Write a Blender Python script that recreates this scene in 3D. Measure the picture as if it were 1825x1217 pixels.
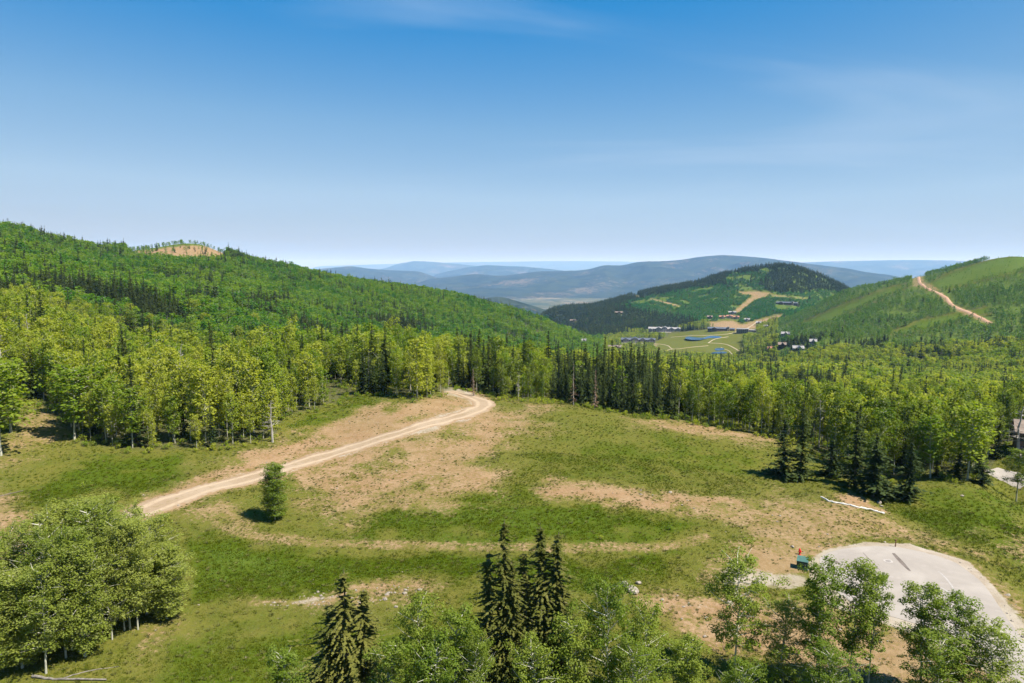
import bpy, bmesh, math, random
import numpy as np
from mathutils import Vector, Matrix

for _o in list(bpy.data.objects):
    bpy.data.objects.remove(_o)
SC = bpy.context.scene
COL = SC.collection
R = math.radians

# ------------------------------------------------------------------ camera
F_PX, CX, CY = 1217.0, 912.5, 608.5          # the photograph is 1825 x 1217, 24 mm equivalent
PITCH = R(6.2)
ZC = 41.0                                     # drone height above the meadow
cam_d = bpy.data.cameras.new('camera')
cam_d.sensor_width = 36.0
cam_d.lens = 36.0 * F_PX / 1825.0
cam_d.clip_start = 0.5
cam_d.clip_end = 150000.0
cam = bpy.data.objects.new('camera', cam_d)
COL.objects.link(cam)
cam.location = (0, 0, ZC)
cam.rotation_euler = (R(90) - PITCH, 0, 0)
SC.camera = cam

# ------------------------------------------------------------------ sky and sun
SUN_EL = R(57.0)
SUN_AZ = math.atan2(0.88, -0.42)             # clockwise from +Y: right, slightly behind the camera
world = bpy.data.worlds.new('World')
SC.world = world
world.use_nodes = True
wn, wl = world.node_tree.nodes, world.node_tree.links
wn.clear()
w_out = wn.new('ShaderNodeOutputWorld')
w_bg = wn.new('ShaderNodeBackground')
w_bg.inputs['Strength'].default_value = 0.091
sky = wn.new('ShaderNodeTexSky')
sky.sky_type = 'NISHITA'
sky.sun_disc = False
sky.sun_elevation = SUN_EL
sky.sun_rotation = SUN_AZ
sky.altitude = 2500.0
sky.air_density = 1.0
sky.dust_density = 0.5
sky.ozone_density = 2.0
# camera grading of the whole sky: the sky's own brightness picks a deeper blue overhead and a paler horizon
w_sc = wn.new('ShaderNodeSeparateColor'); wl.new(sky.outputs[0], w_sc.inputs[0])
w_f = wn.new('ShaderNodeMath'); w_f.operation = 'MULTIPLY'; wl.new(w_sc.outputs[1], w_f.inputs[0]); w_f.inputs[1].default_value = 0.1
w_ramp = wn.new('ShaderNodeValToRGB'); wl.new(w_f.outputs[0], w_ramp.inputs[0])
_st = [(0.110, (0.10, 0.90, 2.25)), (0.192, (0.10, 1.12, 2.75)), (0.305, (0.92, 1.86, 3.05)), (0.48, (1.75, 2.52, 3.35)), (0.73, (2.05, 2.42, 2.80)), (0.95, (2.05, 2.40, 2.72))]
while len(w_ramp.color_ramp.elements) < len(_st): w_ramp.color_ramp.elements.new(0.5)
for _e, (_p, _c) in zip(w_ramp.color_ramp.elements, _st):
    _e.position = _p; _e.color = (_c[0] / 4, _c[1] / 4, _c[2] / 4, 1)
w_x4 = wn.new('ShaderNodeVectorMath'); w_x4.operation = 'SCALE'; w_x4.inputs['Scale'].default_value = 4.0; wl.new(w_ramp.outputs[0], w_x4.inputs[0])
# thin cirrus over the whole sky: direction projected on a high flat layer
w_geo = wn.new('ShaderNodeNewGeometry')
w_sep = wn.new('ShaderNodeSeparateXYZ')
w_tc = wn.new('ShaderNodeTexCoord')
wl.new(w_tc.outputs['Generated'], w_sep.inputs[0])
def wmath(op, a, b=None):
    n = wn.new('ShaderNodeMath'); n.operation = op
    for i, v in enumerate((a, b)):
        if v is None: continue
        if isinstance(v, (int, float)): n.inputs[i].default_value = v
        else: wl.new(v, n.inputs[i])
    return n.outputs[0]
zz = wmath('ADD', wmath('MAXIMUM', w_sep.outputs[2], 0.0), 0.12)
w_cmb = wn.new('ShaderNodeCombineXYZ')
wl.new(wmath('DIVIDE', w_sep.outputs[0], zz), w_cmb.inputs[0])
wl.new(wmath('DIVIDE', w_sep.outputs[1], zz), w_cmb.inputs[1])
w_map = wn.new('ShaderNodeMapping')
w_map.inputs['Rotation'].default_value = (0, 0, R(38))
w_map.inputs['Scale'].default_value = (0.34, 1.0, 1.0)
w_map.inputs['Location'].default_value = (5.3, 2.2, 0)
wl.new(w_cmb.outputs[0], w_map.inputs[0])
w_n = wn.new('ShaderNodeTexNoise')
w_n.inputs['Scale'].default_value = 0.9
w_n.inputs['Detail'].default_value = 7.0
w_n.inputs['Roughness'].default_value = 0.45
w_n.inputs['Distortion'].default_value = 0.9
wl.new(w_map.outputs[0], w_n.inputs['Vector'])
w_r = wn.new('ShaderNodeMapRange')
w_r.interpolation_type = 'SMOOTHSTEP'
w_r.inputs[1].default_value = 0.51
w_r.inputs[2].default_value = 0.76
w_r.inputs[3].default_value = 0.0
w_r.inputs[4].default_value = 0.5
wl.new(w_n.outputs[0], w_r.inputs[0])
w_mix = wn.new('ShaderNodeMix'); w_mix.data_type = 'RGBA'
wl.new(w_r.outputs[0], w_mix.inputs[0])
wl.new(w_x4.outputs[0], w_mix.inputs[6])
w_mix.inputs[7].default_value = (2.0, 2.7, 3.6, 1)
wl.new(w_mix.outputs[2], w_bg.inputs['Color'])
wl.new(w_bg.outputs[0], w_out.inputs['Surface'])

sun_d = bpy.data.lights.new('sun', 'SUN')
sun_d.energy = 4.4
sun_d.angle = R(0.53)
sun_d.color = (1.0, 0.945, 0.86)
sun = bpy.data.objects.new('sun', sun_d)
COL.objects.link(sun)
SUN_DIR = Vector((math.cos(SUN_EL) * math.sin(SUN_AZ), math.cos(SUN_EL) * math.cos(SUN_AZ), math.sin(SUN_EL)))
sun.rotation_euler = SUN_DIR.to_track_quat('Z', 'Y').to_euler()
sun.location = (60, -60, 160)

vs = SC.view_settings
vs.view_transform = 'Standard'
vs.look = 'None'
vs.exposure = 1.35
vs.gamma = 1.0
vs.use_curve_mapping = False
SC.cycles.max_bounces = 6
SC.cycles.diffuse_bounces = 3
SC.cycles.glossy_bounces = 2
SC.cycles.transmission_bounces = 4
SC.cycles.transparent_max_bounces = 4
SC.cycles.volume_bounces = 1

# ------------------------------------------------------------------ helpers
def tag(o, label=None, cat=None, group=None, kind=None):
    if label: o['label'] = label
    if cat: o['category'] = cat
    if group: o['group'] = group
    if kind: o['kind'] = kind
    return o

def mesh_np(name, V, faces, mats=(), midx=None, smooth=False):
    """faces: list of int arrays (n x 3 or n x 4)"""
    me = bpy.data.meshes.new(name)
    V = np.asarray(V, dtype=np.float32)
    me.vertices.add(len(V)); me.vertices.foreach_set('co', V.ravel())
    tot = sum(f.size for f in faces); nf = sum(len(f) for f in faces)
    me.loops.add(tot); me.polygons.add(nf)
    li = np.concatenate([f.ravel() for f in faces]).astype(np.int32)
    ls = np.concatenate([np.full(len(f), f.shape[1]) for f in faces])
    st = np.concatenate([[0], np.cumsum(ls)[:-1]]).astype(np.int32)
    me.loops.foreach_set('vertex_index', li)
    me.polygons.foreach_set('loop_start', st)
    for m in mats: me.materials.append(m)
    if midx is not None:
        me.polygons.foreach_set('material_index', np.asarray(midx, dtype=np.int32))
    me.polygons.foreach_set('use_smooth', np.full(nf, smooth))
    me.update(calc_edges=True)
    return me

def link(name, me, parent=None):
    o = bpy.data.objects.new(name, me); COL.objects.link(o)
    if parent is not None: o.parent = parent
    return o

def empty(name, loc=(0, 0, 0), rz=0.0):
    o = bpy.data.objects.new(name, None); COL.objects.link(o)
    o.empty_display_size = 0.3
    o.location = loc; o.rotation_euler = (0, 0, rz)
    return o

def hash2(ix, iy, seed):
    h = (ix.astype(np.int64) * 374761393 + iy.astype(np.int64) * 668265263 + seed * 974634777) & 0xFFFFFFFF
    h = ((h ^ (h >> 13)) * 1274126177) & 0xFFFFFFFF
    h = h ^ (h >> 16)
    return (h & 0xFFFFFF).astype(np.float64) / 0xFFFFFF
def vnoise(x, y, seed=0):
    ix = np.floor(x); iy = np.floor(y)
    fx = x - ix; fy = y - iy
    fx = fx * fx * fx * (fx * (fx * 6 - 15) + 10); fy = fy * fy * fy * (fy * (fy * 6 - 15) + 10)
    ix = ix.astype(np.int64); iy = iy.astype(np.int64)
    a = hash2(ix, iy, seed); b = hash2(ix + 1, iy, seed); c = hash2(ix, iy + 1, seed); d = hash2(ix + 1, iy + 1, seed)
    return (a * (1 - fx) + b * fx) * (1 - fy) + (c * (1 - fx) + d * fx) * fy
def fbm(x, y, octv=4, seed=0, gain=0.5):
    s = 0; a = 1.0; t = 0
    for k in range(octv):
        s = s + a * (vnoise(x, y, seed + k * 17) * 2 - 1); t += a
        x = x * 2.03 + 11.3; y = y * 2.03 - 7.7; a *= gain
    return s / t
def sstep(a, b, x):
    t = np.clip((x - a) / (b - a), 0, 1); return t * t * (3 - 2 * t)

# pixel -> direction (azimuth, tangent of elevation) and world -> pixel
CP, SP = math.cos(PITCH), math.sin(PITCH)
def pix_dir(px, py):
    px = np.asarray(px, float); py = np.asarray(py, float)
    xc = (px - CX) / F_PX; zc = -(py - CY) / F_PX
    dy = CP + SP * zc; dz = -SP + CP * zc
    az = np.arctan2(xc, dy); t = dz / np.hypot(xc, dy)
    return az, t
def to_pix(x, y, z):
    zr = np.asarray(z, float) - ZC
    dep = y * CP - zr * SP
    up = y * SP + zr * CP
    dep = np.where(dep < 0.5, 0.5, dep)
    return CX + F_PX * x / dep, CY - F_PX * up / dep, dep

def poly_sd(px, py, poly):
    """signed distance in pixels, positive inside"""
    P = np.asarray(poly, float); n = len(P)
    d = np.full(px.shape, 1e9); ins = np.zeros(px.shape, bool)
    for i in range(n):
        ax, ay = P[i]; bx, by = P[(i + 1) % n]
        ex, ey = bx - ax, by - ay
        t = np.clip(((px - ax) * ex + (py - ay) * ey) / (ex * ex + ey * ey + 1e-9), 0, 1)
        d = np.minimum(d, np.hypot(px - ax - t * ex, py - ay - t * ey))
        if ay != by:
            c = ((ay > py) != (by > py)) & (px < (bx - ax) * (py - ay) / (by - ay) + ax)
            ins ^= c
    return np.where(ins, d, -d)
def line_d(px, py, pts):
    P = np.asarray(pts, float); d = np.full(px.shape, 1e9)
    for i in range(len(P) - 1):
        ax, ay = P[i]; bx, by = P[i + 1]; ex, ey = bx - ax, by - ay
        t = np.clip(((px - ax) * ex + (py - ay) * ey) / (ex * ex + ey * ey + 1e-9), 0, 1)
        d = np.minimum(d, np.hypot(px - ax - t * ex, py - ay - t * ey))
    return d

# ------------------------------------------------------------------ terrain heights
def z0(r):                                     # base profile (relative to the camera)
    return np.interp(r, [0, 180, 330, 700, 1250, 2600, 3300, 4300], [-41.3, -41.3, -55, -105, -155, -190, -270, -380])
ctrl = []                                      # (azimuth, ln r, (z - z0) / r)
def c_z(px, py, z):                            # ground pixel whose height is known
    az, t = pix_dir(px, py); r = z / t
    ctrl.append((float(az), math.log(r), float((z - z0(r)) / r)))
def c_r(px, py, r, h=0.0):                     # canopy pixel at a distance, trees h metres tall
    az, t = pix_dir(px, py)
    ctrl.append((float(az), math.log(r), float((t * r - h - z0(r)) / r)))
def c_h(px, r, z):                             # hidden ground
    az, _ = pix_dir(px, 600)
    ctrl.append((float(az), math.log(r), float((z - z0(r)) / r)))

for p in [(0,1217,-41),(450,1217,-41.6),(912,1217,-42),(1300,1217,-41.8),(1560,1217,-41.4),(1825,1217,-41.3),
          (0,1000,-38.6),(150,1090,-40.2),(250,920,-39.6),(490,925,-40.2),(600,820,-39.2),(750,900,-40),(900,960,-40.5),(912,1090,-41),(1200,990,-41),
          (1330,1010,-41.2),(1427,1010,-41.3),(1600,1010,-41.3),(1740,1060,-41.3),(1600,1090,-41.3),(1800,1150,-41.3),(1500,890,-40.8),(1700,940,-42.6),(1825,900,-46),(1825,1000,-43.5),
          (860,712,-37.6),(700,695,-34.6),(640,715,-35.8),(560,750,-37.2),(480,790,-38),(350,830,-38.6),(200,800,-37.6),(0,810,-36.5),(60,720,-33.8),(0,720,-33),
          (1050,790,-38.6),(1000,722,-38.2),(1200,750,-39.3),(1390,783,-41),(1400,850,-41),(1600,890,-42.4),(1750,850,-45.5),(1825,830,-49),(1100,880,-40),(1250,860,-40.3)]:
    c_z(*p)
for px in (0, 450, 912, 1400, 1825):
    c_h(px, 12, -44); c_h(px, 32, -43)
for p in [(0,260,-27),(200,260,-35),(450,260,-40),(620,280,-42),(780,290,-46),(900,290,-49),(1000,270,-47),(1200,270,-54),(1390,230,-53),(1600,200,-50),(1825,190,-56),
          (0,390,-25),(200,390,-42),(400,400,-56),(560,400,-66),(700,420,-76),(850,430,-86)]:
    c_h(*p)
for p in [(0,502,450,12),(200,530,450,12),(400,556,470,12),(0,462,600,12),(200,492,600,12),(400,520,620,12),(560,556,620,12),(700,592,620,12),(820,618,620,12),
          (0,420,760,12),(200,458,800,12),(400,482,820,12),(560,516,820,12),(700,548,820,12),(850,585,820,12),(950,612,820,12),
          (0,396,900,12),(100,420,950,12),(200,441,1000,10),(240,440,1070,5),(300,435,1110,1),(345,432,1120,0),(330,452,1000,0),(280,452,980,2),(385,441,1140,2),(400,447,1150,8),(500,472,1150,10),(560,485,1150,12),(650,497,1150,12),(750,511,1150,12),(850,529,1150,12),(930,551,1150,12),(1000,576,1150,12),(1060,600,1130,12)]:
    c_r(*p)
for p in [(0,1700,-20),(200,1700,-50),(400,1700,-80),(560,1700,-140),(700,1700,-170),(850,1700,-200),(960,1700,-225),
          (0,2800,-200),(400,2800,-250),(700,2800,-280),(900,2800,-300),(960,2100,-255)]:
    c_h(*p)
for p in [(1000,648,450,13),(1200,650,450,13),(1300,664,420,13),(1450,680,370,13),(1600,690,340,13),(1825,705,300,13),
          (1000,630,700,13),(1130,640,700,13),(1260,645,700,13),(1400,645,700,13),(1600,652,660,13),(1825,676,600,13),
          (1080,622,950,13),(1230,636,950,12),(1400,630,900,12)]:
    c_r(*p)
for p in [(1160,634,1200,0),(1240,632,1220,0),(1320,632,1220,0),(1240,603,1450,0),(1150,612,1400,0),(1330,592,1550,0),(1280,580,1700,0),(1100,606,1430,8)]:
    c_r(*p)
for p in [(1420,612,930,10),(1520,626,850,10),(1650,640,800,10),(1825,655,720,10),(1400,594,1100,8),(1500,580,1050,8),(1600,584,1000,8),(1700,594,960,8),(1825,606,900,8),
          (1450,564,1350,7),(1520,540,1350,5),(1600,533,1250,6),(1700,534,1180,6),(1825,540,1100,6),
          (1520,516,1720,6),(1580,504,1650,6),(1640,490,1600,3),(1700,477,1560,2),(1760,463,1520,1),(1825,460,1480,0)]:
    c_r(*p)
for p in [(1520,2000,-160),(1640,2300,-110),(1740,2300,-80),(1825,2300,-60),(1640,3100,-270),(1825,3100,-250)]:
    c_h(*p)
for p in [(1080,590,1750,12),(1200,582,1760,10),(1300,570,1800,8),(1400,562,1800,8),(1050,570,2000,12),(1150,553,2000,8),(1250,547,2000,5),(1350,546,2000,5),(1450,548,2000,6),
          (1150,530,2250,8),(1250,520,2250,6),(1350,508,2250,6),(1450,520,2250,8),
          (975,557,2350,14),(1050,539,2450,14),(1130,518,2500,14),(1200,503,2500,14),(1270,488,2500,14),(1320,474,2500,14),(1380,464,2500,14),(1430,470,2500,14),(1470,489,2450,14),(1510,511,2400,12),(1560,540,2400,12)]:
    c_r(*p)
for px in (980, 1100, 1250, 1380, 1480, 1580):
    c_h(px, 3100, -285)
for px in (0, 300, 600, 912, 1200, 1500, 1825):
    c_h(px, 4200, -375)

C_ = np.array(ctrl)
def feat(az, lr): return np.stack([az * 3.0, lr], -1)
CF = feat(C_[:, 0], C_[:, 1])
MQ = 0.12
def kern(d2): return np.sqrt(d2 + MQ * MQ)
_D2 = ((CF[:, None, :] - CF[None, :, :]) ** 2).sum(-1)
_A = kern(_D2) - 0.004 * np.eye(len(CF))
W_ = np.linalg.solve(_A, C_[:, 2])

AZ_FINE = R(44.0)
NCOL = 620
az_f = np.linspace(-AZ_FINE, AZ_FINE, NCOL)
lr_near = np.arange(math.log(38), math.log(330), 0.0062)
lr_far = np.arange(math.log(330), math.log(4250), 0.0075)
LR = np.concatenate([lr_near, lr_far, [math.log(4250)]])
LRc = np.concatenate([np.log([4, 9, 16, 25, 32]), LR])
NROW = len(LRc)
AZg, LRg = np.meshgrid(az_f, LRc)
def eval_w(az, lr):
    out = np.zeros(az.size); q = feat(az.ravel(), lr.ravel())
    for s in range(0, len(q), 20000):
        d2 = ((q[s:s + 20000, None, :] - CF[None]) ** 2).sum(-1)
        out[s:s + 20000] = kern(d2) @ W_
    return out.reshape(az.shape)
# evaluate on a coarse grid and interpolate
_ca = np.linspace(-AZ_FINE, AZ_FINE, 150); _cl = np.linspace(LRc[0], LRc[-1], 220)
_cg = eval_w(*np.meshgrid(_ca, _cl))
def bil(grid, ga, gl, az, lr):
    fa = np.clip((az - ga[0]) / (ga[1] - ga[0]), 0, len(ga) - 1.001); fl = np.clip((lr - gl[0]) / (gl[1] - gl[0]), 0, len(gl) - 1.001)
    ia = fa.astype(int); il = fl.astype(int); fa = fa - ia; fl = fl - il
    # smooth the kinks a little with a cubic ease toward cell centres is not needed: cells are small
    return (grid[il, ia] * (1 - fa) + grid[il, ia + 1] * fa) * (1 - fl) + (grid[il + 1, ia] * (1 - fa) + grid[il + 1, ia + 1] * fa) * fl
Wg = bil(_cg, _ca, _cl, AZg, LRg)
Rg = np.exp(LRg)
Xg, Yg = Rg * np.sin(AZg), Rg * np.cos(AZg)
ZREL = Wg * Rg + z0(Rg)
nfar = sstep(250, 700, Rg)
ZREL += (1 - nfar) * (0.35 * fbm(Xg / 22, Yg / 22, 3, 5) + 0.10 * fbm(Xg / 3.5, Yg / 3.5, 3, 9))
ZREL += nfar * (5.0 * fbm(Xg / 170, Yg / 170, 4, 21))
# the turning circle is level
PAD = [(1440,1000),(1470,980),(1540,966),(1620,970),(1720,1000),(1790,1070),(1870,1180),(2150,1500),(1900,1500),(1800,1240),(1740,1180),(1620,1130),(1490,1080),(1445,1030)]
def on_plane(px, py, z):
    az, t = pix_dir(px, py); r = z / t
    return r * np.sin(az), r * np.cos(az)
PAD_Z = -41.3
pw = np.array([on_plane(a, b, PAD_Z) for a, b in PAD])
_near = Rg < 150
_sd = np.full(Rg.shape, -99.0); _sd[_near] = poly_sd(Xg[_near], Yg[_near], pw)
_w = sstep(-7, 0.5, _sd)
ZREL = ZREL * (1 - _w) + PAD_Z * _w
ZG = ZREL + ZC

LR_lo = LRc
def Hxy(x, y):
    x = np.asarray(x, float); y = np.asarray(y, float)
    az = np.clip(np.arctan2(x, y), -AZ_FINE, AZ_FINE); lr = np.clip(np.log(np.maximum(np.hypot(x, y), 4.0)), LRc[0], LRc[-1])
    fl = np.interp(lr, LRc, np.arange(NROW)); fa = (az + AZ_FINE) / (2 * AZ_FINE) * (NCOL - 1)
    il = np.minimum(fl.astype(int), NROW - 2); ia = np.minimum(fa.astype(int), NCOL - 2)
    fl = fl - il; fa = fa - ia
    return (ZG[il, ia] * (1 - fa) + ZG[il, ia + 1] * fa) * (1 - fl) + (ZG[il + 1, ia] * (1 - fa) + ZG[il + 1, ia + 1] * fa) * fl
_rr = np.exp(np.linspace(math.log(20), math.log(4200), 2600))
def cast(px, py, rmin=20.0):
    """first ground hit of a pixel's ray beyond rmin -> x, y, z"""
    az, t = pix_dir(px, py)
    m = _rr >= rmin
    x, y = _rr[m] * math.sin(az), _rr[m] * math.cos(az)
    g = Hxy(x, y) - ZC - t * _rr[m]
    k = np.argmax(g >= 0)
    if g[k] < 0: k = len(g) - 1
    if k > 0:
        f = -g[k - 1] / (g[k] - g[k - 1] + 1e-12); f = min(max(f, 0), 1)
        x0, y0 = x[k - 1] + f * (x[k] - x[k - 1]), y[k - 1] + f * (y[k] - y[k - 1])
    else:
        x0, y0 = x[k], y[k]
    return float(x0), float(y0), float(Hxy(x0, y0))

# ------------------------------------------------------------------ materials
def newmat(name):
    m = bpy.data.materials.new(name); m.use_nodes = True
    nt = m.node_tree; nt.nodes.clear()
    out = nt.nodes.new('ShaderNodeOutputMaterial')
    return m, nt, out
class NB:
    """small node builder"""
    def __init__(s, nt): s.nt = nt
    def n(s, t, **kw):
        nd = s.nt.nodes.new(t)
        for k, v in kw.items(): setattr(nd, k, v)
        return nd
    def put(s, sock, v):
        if hasattr(v, 'is_linked') or hasattr(v, 'links'): s.nt.links.new(v, sock)
        else: sock.default_value = v
    def noise(s, vec, scale, detail=3.0, rough=0.55, dist=0.0):
        nd = s.n('ShaderNodeTexNoise'); s.put(nd.inputs['Vector'], vec)
        nd.inputs['Scale'].default_value = scale; nd.inputs['Detail'].default_value = detail
        nd.inputs['Roughness'].default_value = rough; nd.inputs['Distortion'].default_value = dist
        return nd.outputs[0]
    def math(s, op, a, b=0.0, clamp=False):
        nd = s.n('ShaderNodeMath', operation=op); nd.use_clamp = clamp
        s.put(nd.inputs[0], a); s.put(nd.inputs[1], b)
        return nd.outputs[0]
    def ramp(s, v, a, b, lo=0.0, hi=1.0):
        nd = s.n('ShaderNodeMapRange', interpolation_type='SMOOTHSTEP')
        s.put(nd.inputs[0], v); nd.inputs[1].default_value = a; nd.inputs[2].default_value = b
        nd.inputs[3].default_value = lo; nd.inputs[4].default_value = hi
        return nd.outputs[0]
    def mix(s, f, a, b):
        nd = s.n('ShaderNodeMix', data_type='RGBA'); s.put(nd.inputs[0], f)
        for k, v in ((6, a), (7, b)):
            s.put(nd.inputs[k], (v[0], v[1], v[2], 1) if isinstance(v, tuple) else v)
        return nd.outputs[2]
    def attr(s, name, kind='GEOMETRY'):
        nd = s.n('ShaderNodeAttribute', attribute_name=name); nd.attribute_type = kind
        return nd.outputs['Fac']

def simple(name, col, rough=0.7, noise_amt=0.15, scale=3.0, metal=0.0, spec=0.4, bump=0.0):
    m, nt, out = newmat(name); b = NB(nt)
    p = b.n('ShaderNodeBsdfPrincipled')
    tc = b.n('ShaderNodeTexCoord').outputs['Object']
    f = b.noise(tc, scale, 4.0, 0.6)
    c = b.mix(b.ramp(f, 0.3, 0.7), tuple(x * (1 - noise_amt) for x in col), tuple(min(1, x * (1 + noise_amt)) for x in col))
    nt.links.new(c, p.inputs['Base Color'])
    p.inputs['Roughness'].default_value = rough; p.inputs['Metallic'].default_value = metal
    p.inputs['Specular IOR Level'].default_value = spec
    if bump:
        bp = b.n('ShaderNodeBump'); bp.inputs['Strength'].default_value = bump; bp.inputs['Distance'].default_value = 0.05
        nt.links.new(b.noise(tc, scale * 4, 4.0), bp.inputs['Height']); nt.links.new(bp.outputs[0], p.inputs['Normal'])
    nt.links.new(p.outputs[0], out.inputs[0])
    return m

def ground_material():
    m, nt, out = newmat('meadow_ground'); b = NB(nt)
    p = b.n('ShaderNodeBsdfPrincipled'); p.inputs['Roughness'].default_value = 0.95; p.inputs['Specular IOR Level'].default_value = 0.04
    pos = b.n('ShaderNodeNewGeometry').outputs['Position']
    n_big = b.noise(pos, 0.035, 4.0, 0.55)
    n_mid = b.noise(pos, 0.25, 5.0, 0.65)
    n_fine = b.noise(pos, 1.6, 5.0, 0.7)
    n_xf = b.noise(pos, 6.0, 3.0, 0.7)
    dirt, lush, pale, forest = (b.attr(k) for k in ('dirt', 'lush', 'pale', 'forest'))
    grass = b.mix(b.ramp(b.math('ADD', lush, b.math('MULTIPLY', b.math('SUBTRACT', n_mid, 0.5), 1.1)), 0.15, 0.85), (0.125, 0.112, 0.024), (0.044, 0.072, 0.002))
    grass = b.mix(b.ramp(lush, 0.86, 1.04), grass, b.mix(b.ramp(n_mid, 0.35, 0.65), (0.052, 0.100, 0.010), (0.082, 0.125, 0.018)))
    grass = b.mix(b.ramp(n_fine, 0.35, 0.72, 0.0, 0.65), grass, (0.058, 0.074, 0.006))
    grass = b.mix(b.math('MULTIPLY', b.ramp(n_xf, 0.52, 0.75, 0.0, 0.35), b.ramp(lush, 0.5, 1.0, 1.0, 0.2)), grass, (0.20, 0.155, 0.05))
    soil = b.mix(b.ramp(n_mid, 0.3, 0.7), (0.212, 0.124, 0.064), (0.250, 0.166, 0.092))
    soil = b.mix(b.ramp(n_fine, 0.5, 0.72, 0.0, 0.6), soil, (0.31, 0.225, 0.145))
    soil = b.mix(b.ramp(n_xf, 0.54, 0.72, 0.0, 0.6), soil, (0.105, 0.095, 0.045))
    fd = b.math('ADD', dirt, b.math('MULTIPLY', b.math('SUBTRACT', n_fine, 0.5), 1.9))
    fd = b.math('ADD', fd, b.math('MULTIPLY', b.math('SUBTRACT', n_mid, 0.5), 1.0))
    fd = b.math('ADD', fd, b.math('MULTIPLY', b.math('SUBTRACT', n_xf, 0.5), 0.8))
    c = b.mix(b.ramp(fd, 0.22, 0.82), grass, soil)
    pl = b.mix(b.ramp(n_mid, 0.35, 0.7), (0.25, 0.20, 0.145), (0.325, 0.28, 0.225))
    fp = b.math('ADD', pale, b.math('MULTIPLY', b.math('SUBTRACT', n_fine, 0.5), 0.9))
    c = b.mix(b.ramp(fp, 0.35, 0.65), c, pl)
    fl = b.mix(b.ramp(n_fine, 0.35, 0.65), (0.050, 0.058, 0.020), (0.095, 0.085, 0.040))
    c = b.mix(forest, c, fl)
    c = b.mix(b.ramp(n_big, 0.35, 0.7, 0.0, 0.18), c, (0.085, 0.10, 0.02))
    nt.links.new(c, p.inputs['Base Color'])
    bp = b.n('ShaderNodeBump'); bp.inputs['Strength'].default_value = 0.55; bp.inputs['Distance'].default_value = 0.3
    nt.links.new(b.math('ADD', n_fine, b.math('MULTIPLY', n_xf, 0.4)), bp.inputs['Height'])
    nt.links.new(bp.outputs[0], p.inputs['Normal'])
    nt.links.new(p.outputs[0], out.inputs[0])
    return m
M_GROUND = ground_material()

# ------------------------------------------------------------------ ground cover masks, traced on the photograph and laid on the ground
PXg, PYg, _ = to_pix(Xg, Yg, ZG)
NZ1 = fbm(Xg / 9, Yg / 9, 4, 31); NZ3 = fbm(Xg / 6, Yg / 6, 4, 37); NZ2 = fbm(Xg / 60, Yg / 60, 4, 41)
dirt = np.zeros(Rg.shape); lush = np.full(Rg.shape, 0.40); pale = np.zeros(Rg.shape); forest = np.zeros(Rg.shape)
near = Rg < 330
def paint(arr, poly, soft, val=1.0, sel=near, jit=1.0, mode='max'):
    s = np.zeros(arr.shape)
    if sel is near: soft = soft * 2.5
    sd = poly_sd(PXg[sel] + NZ1[sel] * soft * jit * 1.6, PYg[sel] + NZ3[sel] * soft * jit, poly)
    s[sel] = sstep(-soft, soft, sd)
    if mode == 'max': np.maximum(arr, s * val, out=arr)
    else: arr[...] = arr * (1 - s) + val * s
def paint_line(arr, pts, width, soft, val=1.0, sel=near):
    s = np.zeros(arr.shape)
    s[sel] = 1 - sstep(width, width + soft, line_d(PXg[sel], PYg[sel] + NZ1[sel] * soft * 0.6, pts))
    np.maximum(arr, s * val, out=arr)

# dirt (bare soil)
paint(dirt, [(262,895),(330,850),(480,800),(560,768),(640,735),(740,712),(820,703),(852,712),(840,730),(740,756),(620,795),(500,828),(400,855),(300,892)], 10, 0.95)
paint(dirt, [(300,925),(400,880),(420,900),(470,960),(440,958),(380,940)], 10, 0.6)
paint(dirt, [(510,850),(620,808),(760,768),(870,725),(935,720),(990,738),(950,765),(890,800),(860,850),(820,885),(750,890),(680,898),(620,930),(570,915),(520,890)], 20, 0.76)
paint(dirt, [(780,745),(870,720),(960,735),(900,775),(830,790)], 16, 0.84)
paint(dirt, [(520,870),(640,830),(790,835),(770,875),(640,890),(560,905)], 18, 0.84)
paint(dirt, [(945,866),(990,850),(1060,860),(1180,882),(1345,890),(1300,908),(1200,908),(1080,900),(960,876)], 8, 1.0)
paint_line(dirt, [(385,932),(440,953),(560,966),(760,972),(980,976),(1180,972),(1260,958)], 5, 9, 0.5)
paint(dirt, [(1180,888),(1340,888),(1480,888),(1550,915),(1640,945),(1760,1005),(1840,1090),(1840,1150),(1760,1080),(1690,1000),(1600,968),(1500,975),(1430,1000),(1400,1045),(1300,1040),(1250,1010),(1340,960),(1260,920)], 14, 0.64)
paint(dirt, [(1270,1000),(1340,985),(1420,995),(1430,1020),(1330,1025)], 8, 0.98)
paint(dirt, [(1480,885),(1530,882),(1580,915),(1500,905)], 6, 0.98)
paint(dirt, [(1100,1065),(1220,1050),(1400,1065),(1560,1110),(1700,1150),(1780,1240),(1500,1240),(1300,1160),(1130,1095)], 18, 0.85)
paint(dirt, [(440,1068),(560,1048),(700,1040),(800,1050),(760,1070),(640,1080),(470,1082)], 10, 0.7)
paint(dirt, [(1095,745),(1200,752),(1300,764),(1395,785),(1380,796),(1260,778),(1120,754)], 6, 0.8)
paint(dirt, [(30,740),(75,700),(115,725),(130,780),(60,815),(-40,830),(-40,790)], 14, 0.55)
paint(dirt, [(-40,870),(40,880),(80,940),(60,1000),(-40,1010)], 16, 0.68)
paint(dirt, [(200,1130),(330,1080),(370,1110),(260,1180)], 16, 0.5)
paint(dirt, [(1740,950),(1825,930),(1840,1010),(1790,1000)], 14, 0.5)
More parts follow.
